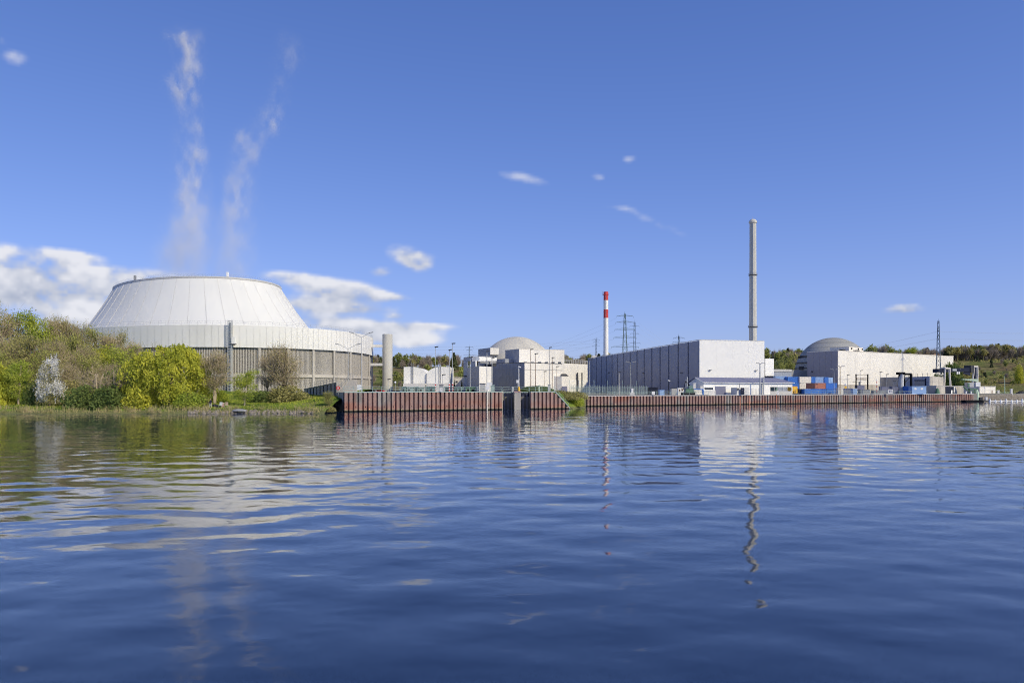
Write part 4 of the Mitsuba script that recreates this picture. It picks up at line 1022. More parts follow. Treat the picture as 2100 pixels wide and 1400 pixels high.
def car(label, px, Y, bsdf, z0=YARD, rot=0.0):
    k = thing('parked_car', label, 'car')
    c = V(px, Y)
    prof = [(-2.1, .35), (-2.1, .85), (-1.2, .98), (-.6, 1.42), (.8, 1.45), (1.5, 1.0), (2.1, .9), (2.15, .35)]
    from shapely.geometry import Polygon
    m = trimesh.creation.extrude_polygon(Polygon(prof), 1.7, engine='earcut'); v = np.array(m.vertices)
    v = np.column_stack([v[:, 0], v[:, 2] - .85, v[:, 1]])
    co, si = math.cos(rot), math.sin(rot)
    def tr(v): return np.column_stack([c[0] + v[:, 0] * co - v[:, 1] * si, c[1] + v[:, 0] * si + v[:, 1] * co, z0 + v[:, 2]])
    put(k, 'body', (tr(v), np.array(m.faces)[:, ::-1]), bsdf)
    w = MB().add(*MB().add([[-1.05, -.86, 1.0], [1.2, -.86, 1.0], [.72, -.86, 1.36], [-.55, -.86, 1.36], [-1.05, .86, 1.0], [1.2, .86, 1.0], [.72, .86, 1.36], [-.55, .86, 1.36]], [[0, 1, 2, 3], [4, 7, 6, 5], [0, 3, 7, 4], [1, 5, 6, 2]]).tm())
    put(k, 'window', (tr(w.tm()[0]), w.tm()[1]), 'm_glass')
    for x in (-1.35, 1.35):
        for y_ in (-.8, .8):
            t = MB().tube([[x, y_ - .1, .32], [x, y_ + .1, .32]], .32, 14).tm()
            put(k, 'wheel', (tr(t[0]), t[1]), 'm_black')
    return k


car('red car parked behind the quay left of the vent stack', 779, 184, 'm_carred')
car('pale silver car parked left of the red car', 764.5, 190, 'm_galv')
car('dark blue car parked between the vent stack and the cabins', 815, 186, 'm_carblue')
car('dark car parked on the far right shore at the picture edge', 2096, 292, 'm_darkgrey', 2.4, .3)
car('white van roof by the transformer portal', 1768, 262, 'm_white')

# dark green excavator like drilling rig left of the shed
k = thing('drilling_rig', 'dark green drilling rig with upright mast left of the shed', 'drilling rig')
c = V(1413, 214)
put(k, 'tracks', MB().box([c[0] - .3, c[1] - .9, 3.3], (3.6, .5, .8)).box([c[0] - .3, c[1] + .9, 3.3], (3.6, .5, .8)), 'm_black')
put(k, 'body', MB().box([c[0] + .3, c[1], 4.2], (2.6, 1.8, 1.1)), 'm_green')
put(k, 'cab', MB().box([c[0] + .4, c[1] - .3, 5.2], (1.1, 1.2, 1.0)), 'm_teal')
put(k, 'mast', MB().box([c[0] - .5, c[1], 5.6], (.25, .3, 5.2)).box([c[0] - .9, c[1], 5.4], (.12, .2, 4.2)), 'm_galv')
put(k, 'arm', MB().tube([[c[0] + .6, c[1], 5.2], [c[0] - 1.0, c[1], 6.9], [c[0] - 1.6, c[1], 4.6]], [.25, .2, .15], 5), 'm_black')
# transformer portal
k = thing('transformer_portal', 'dark steel portal with insulators and busbars before the turbine hall', 'transformer portal')
for px_ in (1755.6, 1779.6): put(k, 'post', MB().box([*V(px_, 262), (Z(767, 262) + YARD) / 2], (.32, .4, Z(767, 262) - YARD)), 'm_black')
for n_i, (za, x0, x1) in enumerate(((767.5, 1755, 1780), (778.5, 1755, 1777), (783, 1748, 1767))):
    t = np.linspace(0, 1, 25); xx_ = x0 + (x1 - x0) * t
    put(k, 'busbar', MB().tube([[X(a_, 262), 262, Z(za + (1.2 * abs(math.sin(b_ * 9.4)) if n_i == 0 else 0), 262)] for a_, b_ in zip(xx_, t)], .07, 4), 'm_darkgrey')
for px_ in np.linspace(1757, 1776, 9): put(k, 'insulator', MB().lathe([(.06, Z(779, 262)), (.13, Z(778, 262)), (.06, Z(777, 262)), (.13, Z(776, 262)), (.05, Z(774, 262))], V(px_, 262), 6), 'm_brown')
put(k, 'transformer', MB().box([*V(1763, 263), 4.4], (2.6, 2, 3.2)), 'm_slate')
put(k, 'bushing', MB().lathe([(.3, 6.0), (.42, 6.3), (.3, 6.6), (.42, 6.9), (.2, 7.3)], V(1763, 262.5), 10), 'm_grey', 40)
wk = thing('overhead_cable', 'short wavy overhead cable left of the transformer portal', 'cable')
put(wk, 'cable', MB().tube([[X(a_, 262), 262, Z(777 + 1.1 * abs(math.sin(i_ * .8)), 262)] for i_, a_ in enumerate(np.linspace(1719, 1742, 24))], .06, 4), 'm_grey')
# striped warning mast
k = thing('warning_mast', 'red and white banded warning mast before the turbine hall', 'mast')
c = V(1798, 250)
for i in range(6): put(k, 'band', MB().tube([[*c, 3.6 + i * .75], [*c, 3.6 + (i + 1) * .75]], .11, 7), 'm_red' if i % 2 == 0 else 'm_white')
put(k, 'foot', MB().tube([[*c, YARD], [*c, 3.6]], .14, 7), 'm_grey')
k = thing('warning_mast', 'pole with orange and white lamp beside the slate blue cabin', 'mast')
c = V(1734, 252)
put(k, 'pole', MB().tube([[*c, YARD], [*c, Z(786, 252)]], .06, 6), 'm_galv')
put(k, 'white_lamp', MB().lathe([(.05, Z(791, 252)), (.3, Z(790, 252)), (.3, Z(787.5, 252)), (.05, Z(786, 252))], c, 10), 'm_white')
put(k, 'orange_board', MB().box([c[0], c[1] - .1, Z(794, 252)], (.75, .06, .7)), 'm_yellow')

# conveyor frame with pale pipe
k = thing('conveyor_frame', 'dark steel frame holding a pale silo pipe right of the cabins', 'machine')
for px_, py in ((1845, 764), (1853.5, 764), (1868, 767)): put(k, 'post', MB().tube([[*V(px_ - (3 if px_ < 1850 else -1), 266), YARD], [*V(px_, 266), Z(py, 266)]], .42, 5), 'm_black')
put(k, 'top_beam', MB().wall(V(1844, 265.5), V(1856.5, 266), 1.6, Z(768, 266), Z(763, 266)).wall(V(1857, 266.1), V(1870, 266.6), 1.6, Z(769, 266), Z(765, 266)), 'm_black')
put(k, 'pale_pipe', MB().tube([[*V(1847.5, 264.8), YARD], [*V(1848, 264.8), Z(778, 266)], [*V(1851, 264.8), Z(768, 266)]], [1.0, .95, .6], 10), 'm_lightgrey', 40)
put(k, 'cross_brace', MB().tube([[*V(1843, 266), Z(800, 266)], [*V(1868, 266), Z(770, 266)]], .18, 4).tube([[*V(1855, 266), Z(800, 266)], [*V(1845, 266), Z(770, 266)]], .18, 4), 'm_darkgrey')
# concrete house with gate
k = thing('screen_house', 'grey concrete house with a recessed gate and sunlit right wall', 'building')
w0, w1, w2 = V(1858, 281), V(1907, 268), V(1934, 284)
put(k, 'wall', MB().prism([w0, w1, w2, w2 + [-6, 16], w0 + [-2, 16]], 2.5, Z(772, 272)), 't_concrete')
put(k, 'shaded_face', MB().wall(w0, w1, .2, YARD, Z(772.4, 272), -.24), 'm_bluegrey')  # slab over the concrete, coloured blue grey to paint in its shade
put(k, 'gate', MB().wall(w0 + (w1 - w0) * .42, w0 + (w1 - w0) * .84, .1, YARD, Z(781, 272), -.4), 'm_grey')
put(k, 'gate_frame', MB().wall(w0 + (w1 - w0) * .40, w0 + (w1 - w0) * .86, .12, Z(781, 272), Z(779, 272), -.42).wall(w0 + (w1 - w0) * .84, w0 + (w1 - w0) * .87, .12, YARD, Z(776, 272), -.43), 'm_navy')
panels(k, 'block', w1, w2, YARD, Z(772.2, 272), 3, 3, 't_concrete', .06, .1)
for t in (.1, .3, .5, .7, .9): put(k, 'roof_post', MB().box([*(w0 + (w1 - w0) * t + [.3, .6]), Z(770, 272)], (.1, .1, 1.6)), 'm_darkgrey')
k = thing('gate_house', 'low cream concrete wall block with dark bay under the gantry crane', 'building')
x0_, x1_ = V(1920, 266), V(1976, 287)
put(k, 'wall', MB().wall(x0_, x1_, 6, 2.5, Z(791.5, 272)), 't_concrete')
put(k, 'coping', MB().wall(x0_, x1_, 6.2, Z(791.4, 272), Z(790.6, 272), -.15), 'm_lightgrey')
put(k, 'dark_bay', MB().wall(V(1931, 270.2), V(1954, 278.6), .1, 2.9, Z(792.5, 275), -.1), 'm_navy')
put(k, 'pilaster', MB().wall(V(1954.5, 278.4), V(1956.5, 279), .2, 2.9, Z(792, 275), -.3), 't_palewall')
put(k, 'door', MB().wall(V(1948.6, 276.4), V(1951.4, 277.5), .1, 2.9, Z(800, 276), -.3), 'm_white')
put(k, 'green_hopper', MB().lathe([(.9, 2.9), (.5, 4.6), (.15, 5.0)], V(1922.5, 265.4), 8), 'm_green')
# gantry crane
k = thing('gantry_crane', 'dark gantry crane with long beam on two pale trestles', 'gantry crane')
g0, g1 = V(1925, 282), V(2000, 300)
def gz(y_, Y_): return Z(y_, Y_)
gd = (g1 - g0) / np.linalg.norm(g1 - g0)
put(k, 'main_beam', MB().wall(g0, g1, 2.2, (Z(763.5, 282), Z(761.5, 300)), (Z(756.2, 282), Z(753.5, 300))), 'm_navy')
put(k, 'end_block', MB().wall(V(1990, 297), V(1997, 299), 2.6, Z(764, 298), Z(749.5, 298), -.2), 'm_darkgrey')
for (pa, pb, Yc, pl_, pr_, yt) in ((1938, 1947, 284, 1935.5, 1950, 753.5), (1997, 2004, 299, 1993.0, 2005.5, 750)):
    put(k, 'trestle_cap', MB().wall(V(pa - .6, Yc - .5), V(pb + .8, Yc), 2.8, Z(yt + 2.8, Yc), Z(yt, Yc), -.3), 'm_cream')
    for a_, b_ in ((pa, pl_), (pb, pr_)):
        put(k, 'trestle_leg', MB().tube([[*V(b_, Yc), 2.6], [*V(a_, Yc), Z(yt + 2, Yc)]], [.34, .42], 4), 'm_cream')
put(k, 'rear_leg', MB().wall(V(1999, 304), V(2004, 305), .5, 2.6, Z(753, 305)), 'm_navy')
put(k, 'trolley', MB().box([*V(1956, 289), Z(758.5, 289)], (2.0, 1.0, .8), .24), 'm_galv')
for px_ in (1963, 1967): put(k, 'hoist_block', MB().box([*V(px_, 290), Z(764.5, 290)], (.45, .4, 1.0)), 'm_white')
put(k, 'hanging_cable', MB().wall(V(1978, 293), V(1992, 297), .2, (Z(766, 293), Z(770, 297)), (Z(763, 293), Z(763, 297)), .4), 'm_navy')
# harbour crane
k = thing('harbour_crane', 'small pale green harbour crane with white cab at the end of the low quay', 'crane')
c = V(2003, 277); s4 = 277 / F
put(k, 'pedestal', MB().tube([[c[0], c[1], -.5], [c[0] - .1, c[1], Z(806, 277)], [c[0] - .3, c[1], Z(797, 277)]], [1.0, .85, .55], 8), 'm_palegreen', 40)
put(k, 'stay', MB().tube([[c[0] + .9, c[1], 2.6], [c[0] + .1, c[1], Z(797, 277)]], .2, 5), 'm_green')
put(k, 'cab', MB().box([X(2003, 277), 277, Z(788, 277)], (9.5 * s4, 1.8, 9.0 * s4)), 'm_white')
put(k, 'machine_house', MB().box([X(1990, 277), 277.4, Z(789, 277)], (15 * s4, 1.8, 9.5 * s4)), 'm_lightgrey')
put(k, 'dark_door', MB().box([X(1984.5, 277), 276.4, Z(789.5, 277)], (3.6 * s4, .1, 8.6 * s4)), 'm_green')
put(k, 'jib', MB().add(*MB().wall(V(1975, 276.5), V(2006, 276.5), 1.0, (Z(778.5, 277), Z(782.5, 277)), (Z(777, 277), Z(777, 277))).tm()), 'm_palegreen')
put(k, 'mast', MB().box([X(2004.8, 277), 277.2, Z(782, 277)], (.4, .5, 8 * s4)), 'm_palegreen')
put(k, 'pulley', MB().tube([[X(1976, 277), 276.4, Z(778, 277)], [X(1976, 277), 276.4, Z(788, 277)]], .06, 4).tube([[X(1974, 277), 276.4, Z(792, 277)], [X(1982, 277), 276.4, Z(800, 277)]], .3, 5), 'm_green')
put(k, 'under_frame', MB().box([X(1995, 277), 277, Z(798, 277)], (16 * s4, 1.2, .5)).box([X(1994, 277), 277, Z(803, 277)], (12 * s4, .8, .4)).box([X(1988, 277), 277, Z(801, 277)], (.4, .8, 1.8)), 'm_green')
for px_ in (1980.5, 1991): 
    kk = thing('drum', 'white drum under the harbour crane, ' + ('left' if px_ < 1985 else 'right') + ' one of two', 'drum')
    put(kk, 'barrel', MB().lathe([(.33, 2.9), (.34, 3.35), (.33, 3.8), (.1, 3.82)], V(px_, 276.5), 14), 'm_white', 30)
    put(kk, 'rim', MB().lathe([(.35, 3.74), (.36, 3.78), (.35, 3.82)], V(px_, 276.5), 14), 'm_lightgrey')
k = thing('brick_shed', 'pale walled low shed right of the harbour crane', 'shed')
put(k, 'wall', MB().wall(V(2009, 288), V(2041.5, 296), 6, 2.3, Z(792.8, 291)), 't_palewall')
put(k, 'roof_edge', MB().wall(V(2008.6, 288), V(2042, 296), 6.3, Z(792.8, 291), Z(791.9, 291), -.15), 'm_lightgrey')
put(k, 'door', MB().wall(V(2033.5, 294), V(2035, 294.4), .1, 2.5, Z(800, 294), -.1), 'm_brown')
put(k, 'wall_line', MB().wall(V(2009, 288), V(2041.5, 296), .05, Z(800.2, 291), Z(799.6, 291), -.06), 'm_lightgrey')
for px_, py, lb in ((2047, 801, 'white pillar left of the slim shore lamp post'), (2074, 798, 'white pillar right of the slim shore lamp post')):
    k = thing('pillar', lb, 'pillar')
    put(k, 'shaft', MB().box([*V(px_, 287), (Z(py, 287) + 2.4) / 2], (.75, .6, Z(py, 287) - 2.4)), 'm_offwhite')
    put(k, 'cap', MB().box([*V(px_, 287), Z(py, 287) + .08], (.9, .75, .15)), 'm_white')
railing('railing', 'green railing on the right shore below the hillside', [V(2049, 287), V(2072, 290)], [2.45, 2.45], step=2.4, bsdf='m_palegreen')

# stone wall of the right shore, stone by stone
k = thing('shore_wall', 'brown stone wall along the right shore behind the floating boom', 'stone wall')
wa, wb = V(2004, 276.5), V(2240, 312); wL = np.linalg.norm(wb - wa); wd = (wb - wa) / wL
put(k, 'core', MB().wall(wa, wb, 1.5, -2, 2.35, .1), 't_stone')
rnd = random.Random(3)
s_ = 0
while s_ < 26:
    L_ = rnd.uniform(1.2, 2.2)
    for r_ in range(3): put(k, 'stone', MB().wall(wa + wd * (s_ + .03), wa + wd * (s_ + L_ - .03), .3, .15 + r_ * .75 + .03, .15 + (r_ + 1) * .75 - .03, -.1 - rnd.uniform(0, .08)), 't_stone')
    s_ += L_
# floating boom
k = thing('floating_boom', 'white floating boom with round floats along the right shore', 'floating boom')
fa, fb = V(2030, 262), V(2150, 268)
put(k, 'pipe', MB().tube([[*fa, .3], [*fb, .3]], .15, 8), 'm_white', 40)
for i, t in enumerate(np.linspace(0, 1, 12)):
    c = fa + (fb - fa) * t
    put(k, 'float', MB().lathe([(.05, -.3), (.38, 0), (.36, .4), (.26, .75 + .3 * (i % 3 == 0)), (.05, .8 + .3 * (i % 3 == 0))], c, 10), 'm_white', 40)
k = thing('pontoon', 'dark low pontoon at the end of the low quay below the harbour crane', 'pontoon')
put(k, 'deck', MB().wall(V(1980, 262), V(2029, 264), 2.2, .3, .62), 'm_black')
put(k, 'hull', MB().wall(V(1982, 262), V(2018, 263.6), 2.0, -.3, .28, .1), 'm_black')
put(k, 'bollard_box', MB().box([*V(2022.5, 264), 1.2], (.75, .6, 1.2)), 'm_offwhite')
put(k, 'motor', MB().box([*V(2011, 264), 1.1], (.9, .8, 1.0)), 'm_darkgrey')

# ---------------------------------------------------------------- fence on the low ground
k = thing('mesh_fence', 'green wire mesh fence before the shaded hall side', 'fence')
fpts = [V(1168, 202), V(1230, 214), V(1330, 226)]
prs = []
for a, b in zip(fpts[:-1], fpts[1:]):
    n = int(np.linalg.norm(b - a) / 1.0)
    prs += [a + (b - a) * i / n for i in range(n)]
tall = mikit.ply(MB().box([0, 0, 1.45], (.09, .09, 2.9)).tm(), 'm_rail')
for i, p in enumerate(prs): again(k, 'post', tall, T().translate([p[0], p[1], YARD]).scale([1, 1, 1.0 if i % 6 else 1.5]))
wm = MB()
for h_ in np.arange(.2, 2.6, .3):
    for a, b in zip(fpts[:-1], fpts[1:]): wm.tube([[*a, YARD + h_], [*b, YARD + h_]], .02, 3, False)
for i in range(len(prs) * 3):
    t = i / (len(prs) * 3) * 1.0
    p = prs[min(int(t * len(prs)), len(prs) - 1)] + (fpts[1] - fpts[0]) / np.linalg.norm(fpts[1] - fpts[0]) * (i % 3) * .33
    wm.box([*p, YARD + 1.3], (.025, .025, 2.5))
put(k, 'wire_mesh', wm, 'm_rail', kind='stuff')

# hydrant like white survey stand, kerb wall, mound
k = thing('mooring_stand', 'white mooring stand on the low quay below the two armed lamp post', 'stand')
c = V(1296.5, 204.5)
put(k, 'base', MB().box([*c, 3.3], (1.2, .9, .8)), 'm_offwhite')
put(k, 'column', MB().box([c[0], c[1], 4.2], (.55, .5, 1.2)), 'm_white')
put(k, 'handle', MB().box([c[0], c[1], 4.75], (1.1, .3, .2)), 'm_grey')
gm = MB().lathe([(5.2, 2.5), (5.0, 3.4), (4.2, 4.6), (2.6, 5.3), (.1, 5.5)], [0, 0], 30)
vv, ff = gm.tm(); vv[:, 1] *= .5; vv[:, :2] += V(1101, 182); vv[:, 0] += 0
structure('mound', (vv, ff), 'm_mound', 'dark green grass mound behind the short quay', smooth=True)

# retaining wall and stairs at the left end of the quay
k = thing('retaining_wall', 'dark shaded concrete retaining wall sloping up to the left quay end', 'wall')
W1, W2 = np.array([-38.4, 160.0]), V(624, 190)
put(k, 'wall', MB().wall(W2, W1, .5, 0, (Z(798, 190), Z(785, 160))), 't_concrete')
put(k, 'coping', MB().wall(W2, W1, .7, (Z(798, 190), Z(785, 160)), (Z(796.8, 190), Z(783.6, 160)), -.1), 'm_grey')
put(k, 'end_wall', MB().wall(W1, QA + [-.05, .3], .5, -2, 4.0), 't_concrete')
for t in np.linspace(.1, .95, 9):
    p = W2 + (W1 - W2) * t
    put(k, 'joint', MB().wall(p, p + (W1 - W2) / 40, .03, .5, Z(798, 190) + t * (Z(785, 160) - Z(798, 190)) - .1, -.04), 'm_darkgrey')
k = thing('concrete_stair', 'pale concrete stair climbing right behind the quay end', 'stairs')
for i in range(9):
    a = V(692 + i * 2.9, 158.5)
    put(k, 'step', MB().wall(a, a + [.32 if i < 8 else 1.5, 0], 1.6, 1.6 + (i > 1) * 1.2, 4.0 + i * .33), 't_concrete')
railing('railing', 'grey handrail of the concrete stair', [V(692, 158.4), V(718, 158.4), V(724, 158.4)], [4.0, 6.9, 6.9], step=1.0, bsdf='m_grey')
railing('railing', 'thin dark railing on the sloping retaining wall', [W2, W1], [Z(796.8, 190), Z(783.6, 160)], step=3, bsdf='m_grey')

# ---------------------------------------------------------------- vegetation
def orient(n, size, rg, updir=None, aspect=1.0):
    """n random rhombs round the origin as (n, 4, 3)."""
    a = rg.normal(size=(n, 3)); a /= np.linalg.norm(a, axis=1, keepdims=True)
    b = rg.normal(size=(n, 3)); b -= (a * b).sum(1, keepdims=True) * a; b /= np.linalg.norm(b, axis=1, keepdims=True)
    s = size * rg.uniform(.6, 1.35, (n, 1))
    return np.stack([-a * s, -b * s * .5 * aspect, a * s, b * s * .5 * aspect], 1)


def quads(c, o):
    v = (c[:, None] + o).reshape(-1, 3); k = np.arange(len(c))[:, None] * 4
    return v, np.concatenate([k + [0, 1, 2], k + [0, 2, 3]])


def branches(rg, H, rx, base, nl, trunk_r, lean=0.0, ntr=1):
    """Trunk(s) and limbs of a tree of height H; returns the wood and the limb ends."""
    m = MB(); tips = []
    for t_ in range(ntr):
        a0 = rg.uniform(0, 6.28); sp = (rx * .28 if ntr > 1 else 0)
        top = np.array([lean + sp * math.cos(a0), sp * math.sin(a0), H * .86])
        zt = np.linspace(0, 1, 6)
        path = np.stack([top[0] * zt ** 1.5, top[1] * zt ** 1.5, top[2] * zt - .4 * (zt == 0)], 1) + rg.normal(0, .02 * H, (6, 3)) * (zt * (1 - zt))[:, None] * 2
        m.tube(path, trunk_r / math.sqrt(ntr) * (1 - .85 * zt) + .02, 6)
        for l_ in range(nl // ntr):
            f = rg.uniform(base, .95); i0 = min(int(f * 5), 4); p0 = path[i0] + (path[i0 + 1] - path[i0]) * (f * 5 - i0)
            az = rg.uniform(0, 6.28); L = rx * (1.15 - .55 * f) * rg.uniform(.55, 1.0)
            up = L * rg.uniform(.35, 1.1)
            p2 = p0 + [L * math.cos(az), L * math.sin(az), up]
            p1 = p0 + (p2 - p0) * .5 + [0, 0, -.08 * L]
            r0 = trunk_r * .34 * (1.1 - f)
            m.tube([p0, p1, p2], [r0 + .015, r0 * .6 + .012, .012], 4, False)
            tips += [p1, p2]
            for b_ in range(3):
                g = rg.uniform(.3, .95); q0 = p1 + (p2 - p1) * g if g > .5 else p0 + (p1 - p0) * g * 2
                q1 = q0 + rg.normal(0, 1, 3) * L * .26 + [0, 0, L * .2]
                m.tube([q0, q1], [r0 * .35 + .01, .008], 3, False); tips.append(q1)
    return m, np.array(tips)


PROTO = {}
def proto(name, style, seed, H=10.0, rx=3.0, n=4200, leaf=.24, base=.3, nl=18, tr=.22, far=False, ntr=1, lean=0.0):
    rg = np.random.RandomState(seed)
    wood, tips = branches(rg, H, rx, base, nl, tr, lean, ntr)
    extra = None
    if style == 'leafy':
        c = tips[rg.randint(len(tips), size=n)] + rg.normal(0, 1, (n, 3)) * [rx * .17, rx * .17, rx * .15]
        mesh = quads(c, orient(n, leaf, rg))
    elif style == 'twig':
        c = tips[rg.randint(len(tips), size=n)] + rg.normal(0, 1, (n, 3)) * [rx * .20, rx * .20, rx * .18]
        d = c - np.array([lean * .5, 0, H * .35]); d /= np.linalg.norm(d, axis=1, keepdims=True); d = d + rg.normal(0, .55, (n, 3)) + [0, 0, .35]; d /= np.linalg.norm(d, axis=1, keepdims=True)
        b = np.cross(d, rg.normal(size=(n, 3))); b /= np.linalg.norm(b, axis=1, keepdims=True)
        s = leaf * rg.uniform(1.5, 3.6, (n, 1))
        mesh = quads(c, np.stack([-d * s, -b * leaf * .085, d * s, b * leaf * .085], 1))
        c2 = tips[rg.randint(len(tips), size=n)] + rg.normal(0, 1, (n, 3)) * rx * .2
        extra = quads(c2, orient(n, leaf * .42, rg))
    elif style == 'willow':
        ns = n // 16
        th = rg.uniform(0, 6.28, ns); u = rg.uniform(.06, 1.0, ns) ** .8
        r = rx * np.sqrt(np.clip(1 - (np.abs(u - .45) / .58) ** 2.4, 0, 1)) * np.sqrt(rg.uniform(.25, 1, ns)) * (.86 + .28 * meshkit.noise(np.stack([np.cos(th) * 2.2, np.sin(th) * 2.2, u * 5], 1), seed))
        st = np.stack([r * np.cos(th), r * np.sin(th), H * u], 1)
        lob = meshkit.fbm(st * .42, 3, seed)
        keep = lob > .43; st = st[keep]; ns = len(st)
        k = np.tile(np.arange(16) / 16.0, (ns, 1)); L = rg.uniform(.7, 2.3, (ns, 1)) * H / 10
        c = st[:, None] + np.stack([k * L * .25 * (st[:, :1] / rx), k * L * .25 * (st[:, 1:2] / rx), -k * L], -1) + rg.normal(0, .13, (ns, 16, 3))
        c = c.reshape(-1, 3); c = c[c[:, 2] > .15]
        o = orient(len(c), leaf, rg); o[:, [0, 2], 2] *= 1.7
        mesh = quads(c, o)
    elif style == 'blossom':
        ns = n // 14
        sp = np.array([[0, 0, .94], [-.55, .1, .70], [.45, -.1, .80], [-.25, -.3, .86], [.7, .1, .5], [-.75, -.1, .42], [.2, .4, .62], [.55, -.3, .40]])
        w = rg.randint(len(sp), size=ns); zz = rg.uniform(.2, 1, ns) * sp[w, 2]
        r = np.clip(np.sin(np.pi * np.minimum(.22 + .78 * zz / sp[w, 2], 1)), .22, 1) * .55 * rx; th = rg.uniform(0, 6.28, ns); q_ = np.sqrt(rg.uniform(0, 1, ns))
        st = np.stack([sp[w, 0] * rx * .8 + r * q_ * np.cos(th), sp[w, 1] * rx * .8 + r * q_ * np.sin(th), H * zz * .9], 1)
        st = st[meshkit.fbm(st * .75, 2, 5) > .47]; ns = len(st)
        k = np.tile(np.arange(14) / 14.0, (ns, 1)); L = rg.uniform(.6, 1.7, (ns, 1))
        d = np.stack([st[:, 0] / rx * .35, st[:, 1] / rx * .35, np.ones(ns)], 1)
        c = (st[:, None] + k[..., None] * L[..., None] * d[:, None] + rg.normal(0, .10, (ns, 14, 3))).reshape(-1, 3)
        mesh = quads(c, orient(len(c), leaf, rg))
        c2 = np.stack([rg.normal(0, rx * .42, n // 5), rg.normal(0, rx * .42, n // 5), rg.uniform(.05, .7, n // 5) * H], 1)
        extra = quads(c2, orient(n // 5, leaf * .9, rg))
    elif style == 'shrub':
        th = rg.uniform(0, 6.28, n); u = rg.uniform(0, 1, n); r = rx * rg.uniform(.35, 1.03, n)
        ph = np.arccos(1 - u)
        c = np.stack([r * np.sin(ph) * np.cos(th), r * np.sin(ph) * np.sin(th), H * r / rx * np.cos(ph)], 1)
        w = meshkit.fbm(c * (1.5 / max(rx, 1)) + seed, 3, seed); c = c * (.72 + .55 * w)[:, None]
        c[:, 2] = np.maximum(c[:, 2], .05)
        mesh = quads(c, orient(n, leaf, rg))
    elif style == 'conifer':
        zz = rg.uniform(.1, 1, n) ** .8; th = rg.uniform(0, 6.28, n); r = rx * (1.05 - zz) * rg.uniform(.3, 1, n)
        c = np.stack([r * np.cos(th), r * np.sin(th), H * zz - r * .3], 1); mesh = quads(c, orient(n, leaf, rg))
    v = np.vstack([mesh[0], wood.tm()[0]])
    fz, fr = H / np.percentile(v[:, 2], 99.7), rx / max(np.percentile(np.hypot(v[:, 0] - lean * .5, v[:, 1]), 97), .1)
    sc = lambda m: None if m is None else (m[0] * [fr, fr, fz], m[1])
    PROTO[name] = (sc(wood.tm()), sc(mesh), sc(extra))


SHAPES = {}
def shape(proto_name, part, bsdf):
    key = (proto_name, part, bsdf)
    if key not in SHAPES: SHAPES[key] = mikit.ply(PROTO[proto_name][part], bsdf)
    return SHAPES[key]


def tree(name, label, cat, pname, px, Y, ytop, width, bsdf, H=10.0, rx=3.0, z0=None, bark='m_bark', xb=None, rot=None, crown='crown'):
    """A tree of the prototype, standing on the bank at (px, Y), its top at pixel row ytop, 'width' pixels wide."""
    k = thing(name, label, cat)
    x = X(px, Y)
    if z0 is None: z0 = float(bank_z(np.array([x]), np.array([Y]))[0])
    h = Z(ytop, Y) - z0; sx = width / F * Y / (2 * rx)
    M = T().translate([x, Y, z0 - .1]).rotate([0, 0, 1], (hash_(label) % 360) if rot is None else rot).scale([sx, sx, h / H])
    again(k, 'trunk', shape(pname, 0, bark), M)
    again(k, crown, shape(pname, 1, bsdf), M)
    if PROTO[pname][2] is not None: again(k, 'young_leaves', shape(pname, 2, xb or 'l_spring'), M)
    return k


def hash_(s): return sum((i + 1) * ord(c) for i, c in enumerate(s))


proto('leafy_a', 'leafy', 1, n=6500, leaf=.15, nl=26, base=.2); proto('leafy_b', 'leafy', 2, n=5600, leaf=.15, nl=24, rx=2.6, ntr=2, base=.18)
proto('airy', 'leafy', 11, n=3600, leaf=.14, nl=30, rx=2.8, ntr=3, base=.2, tr=.25)
proto('twig_a', 'twig', 3, n=2600, leaf=.26, nl=34, tr=.24, base=.2); proto('twig_b', 'twig', 4, n=2600, leaf=.26, nl=34, ntr=3, base=.2, tr=.3); proto('twig_c', 'twig', 5, n=2200, leaf=.26, nl=30, ntr=2, rx=2.2)
proto('willow', 'willow', 6, H=10, rx=5.5, n=26000, leaf=.17, nl=24, ntr=4, tr=.4, base=.15)
proto('blossom', 'blossom', 7, H=10, rx=2.6, n=15000, leaf=.13, nl=14, ntr=3, tr=.2)
proto('shrub_a', 'shrub', 8, H=3, rx=3, n=4200, leaf=.20, nl=6, tr=.08); proto('shrub_b', 'shrub', 9, H=3, rx=3, n=3600, leaf=.2, nl=6, tr=.08)
proto('bent', 'twig', 10, n=420, leaf=.3, nl=15, ntr=3, tr=.62, base=.35, rx=4.0)

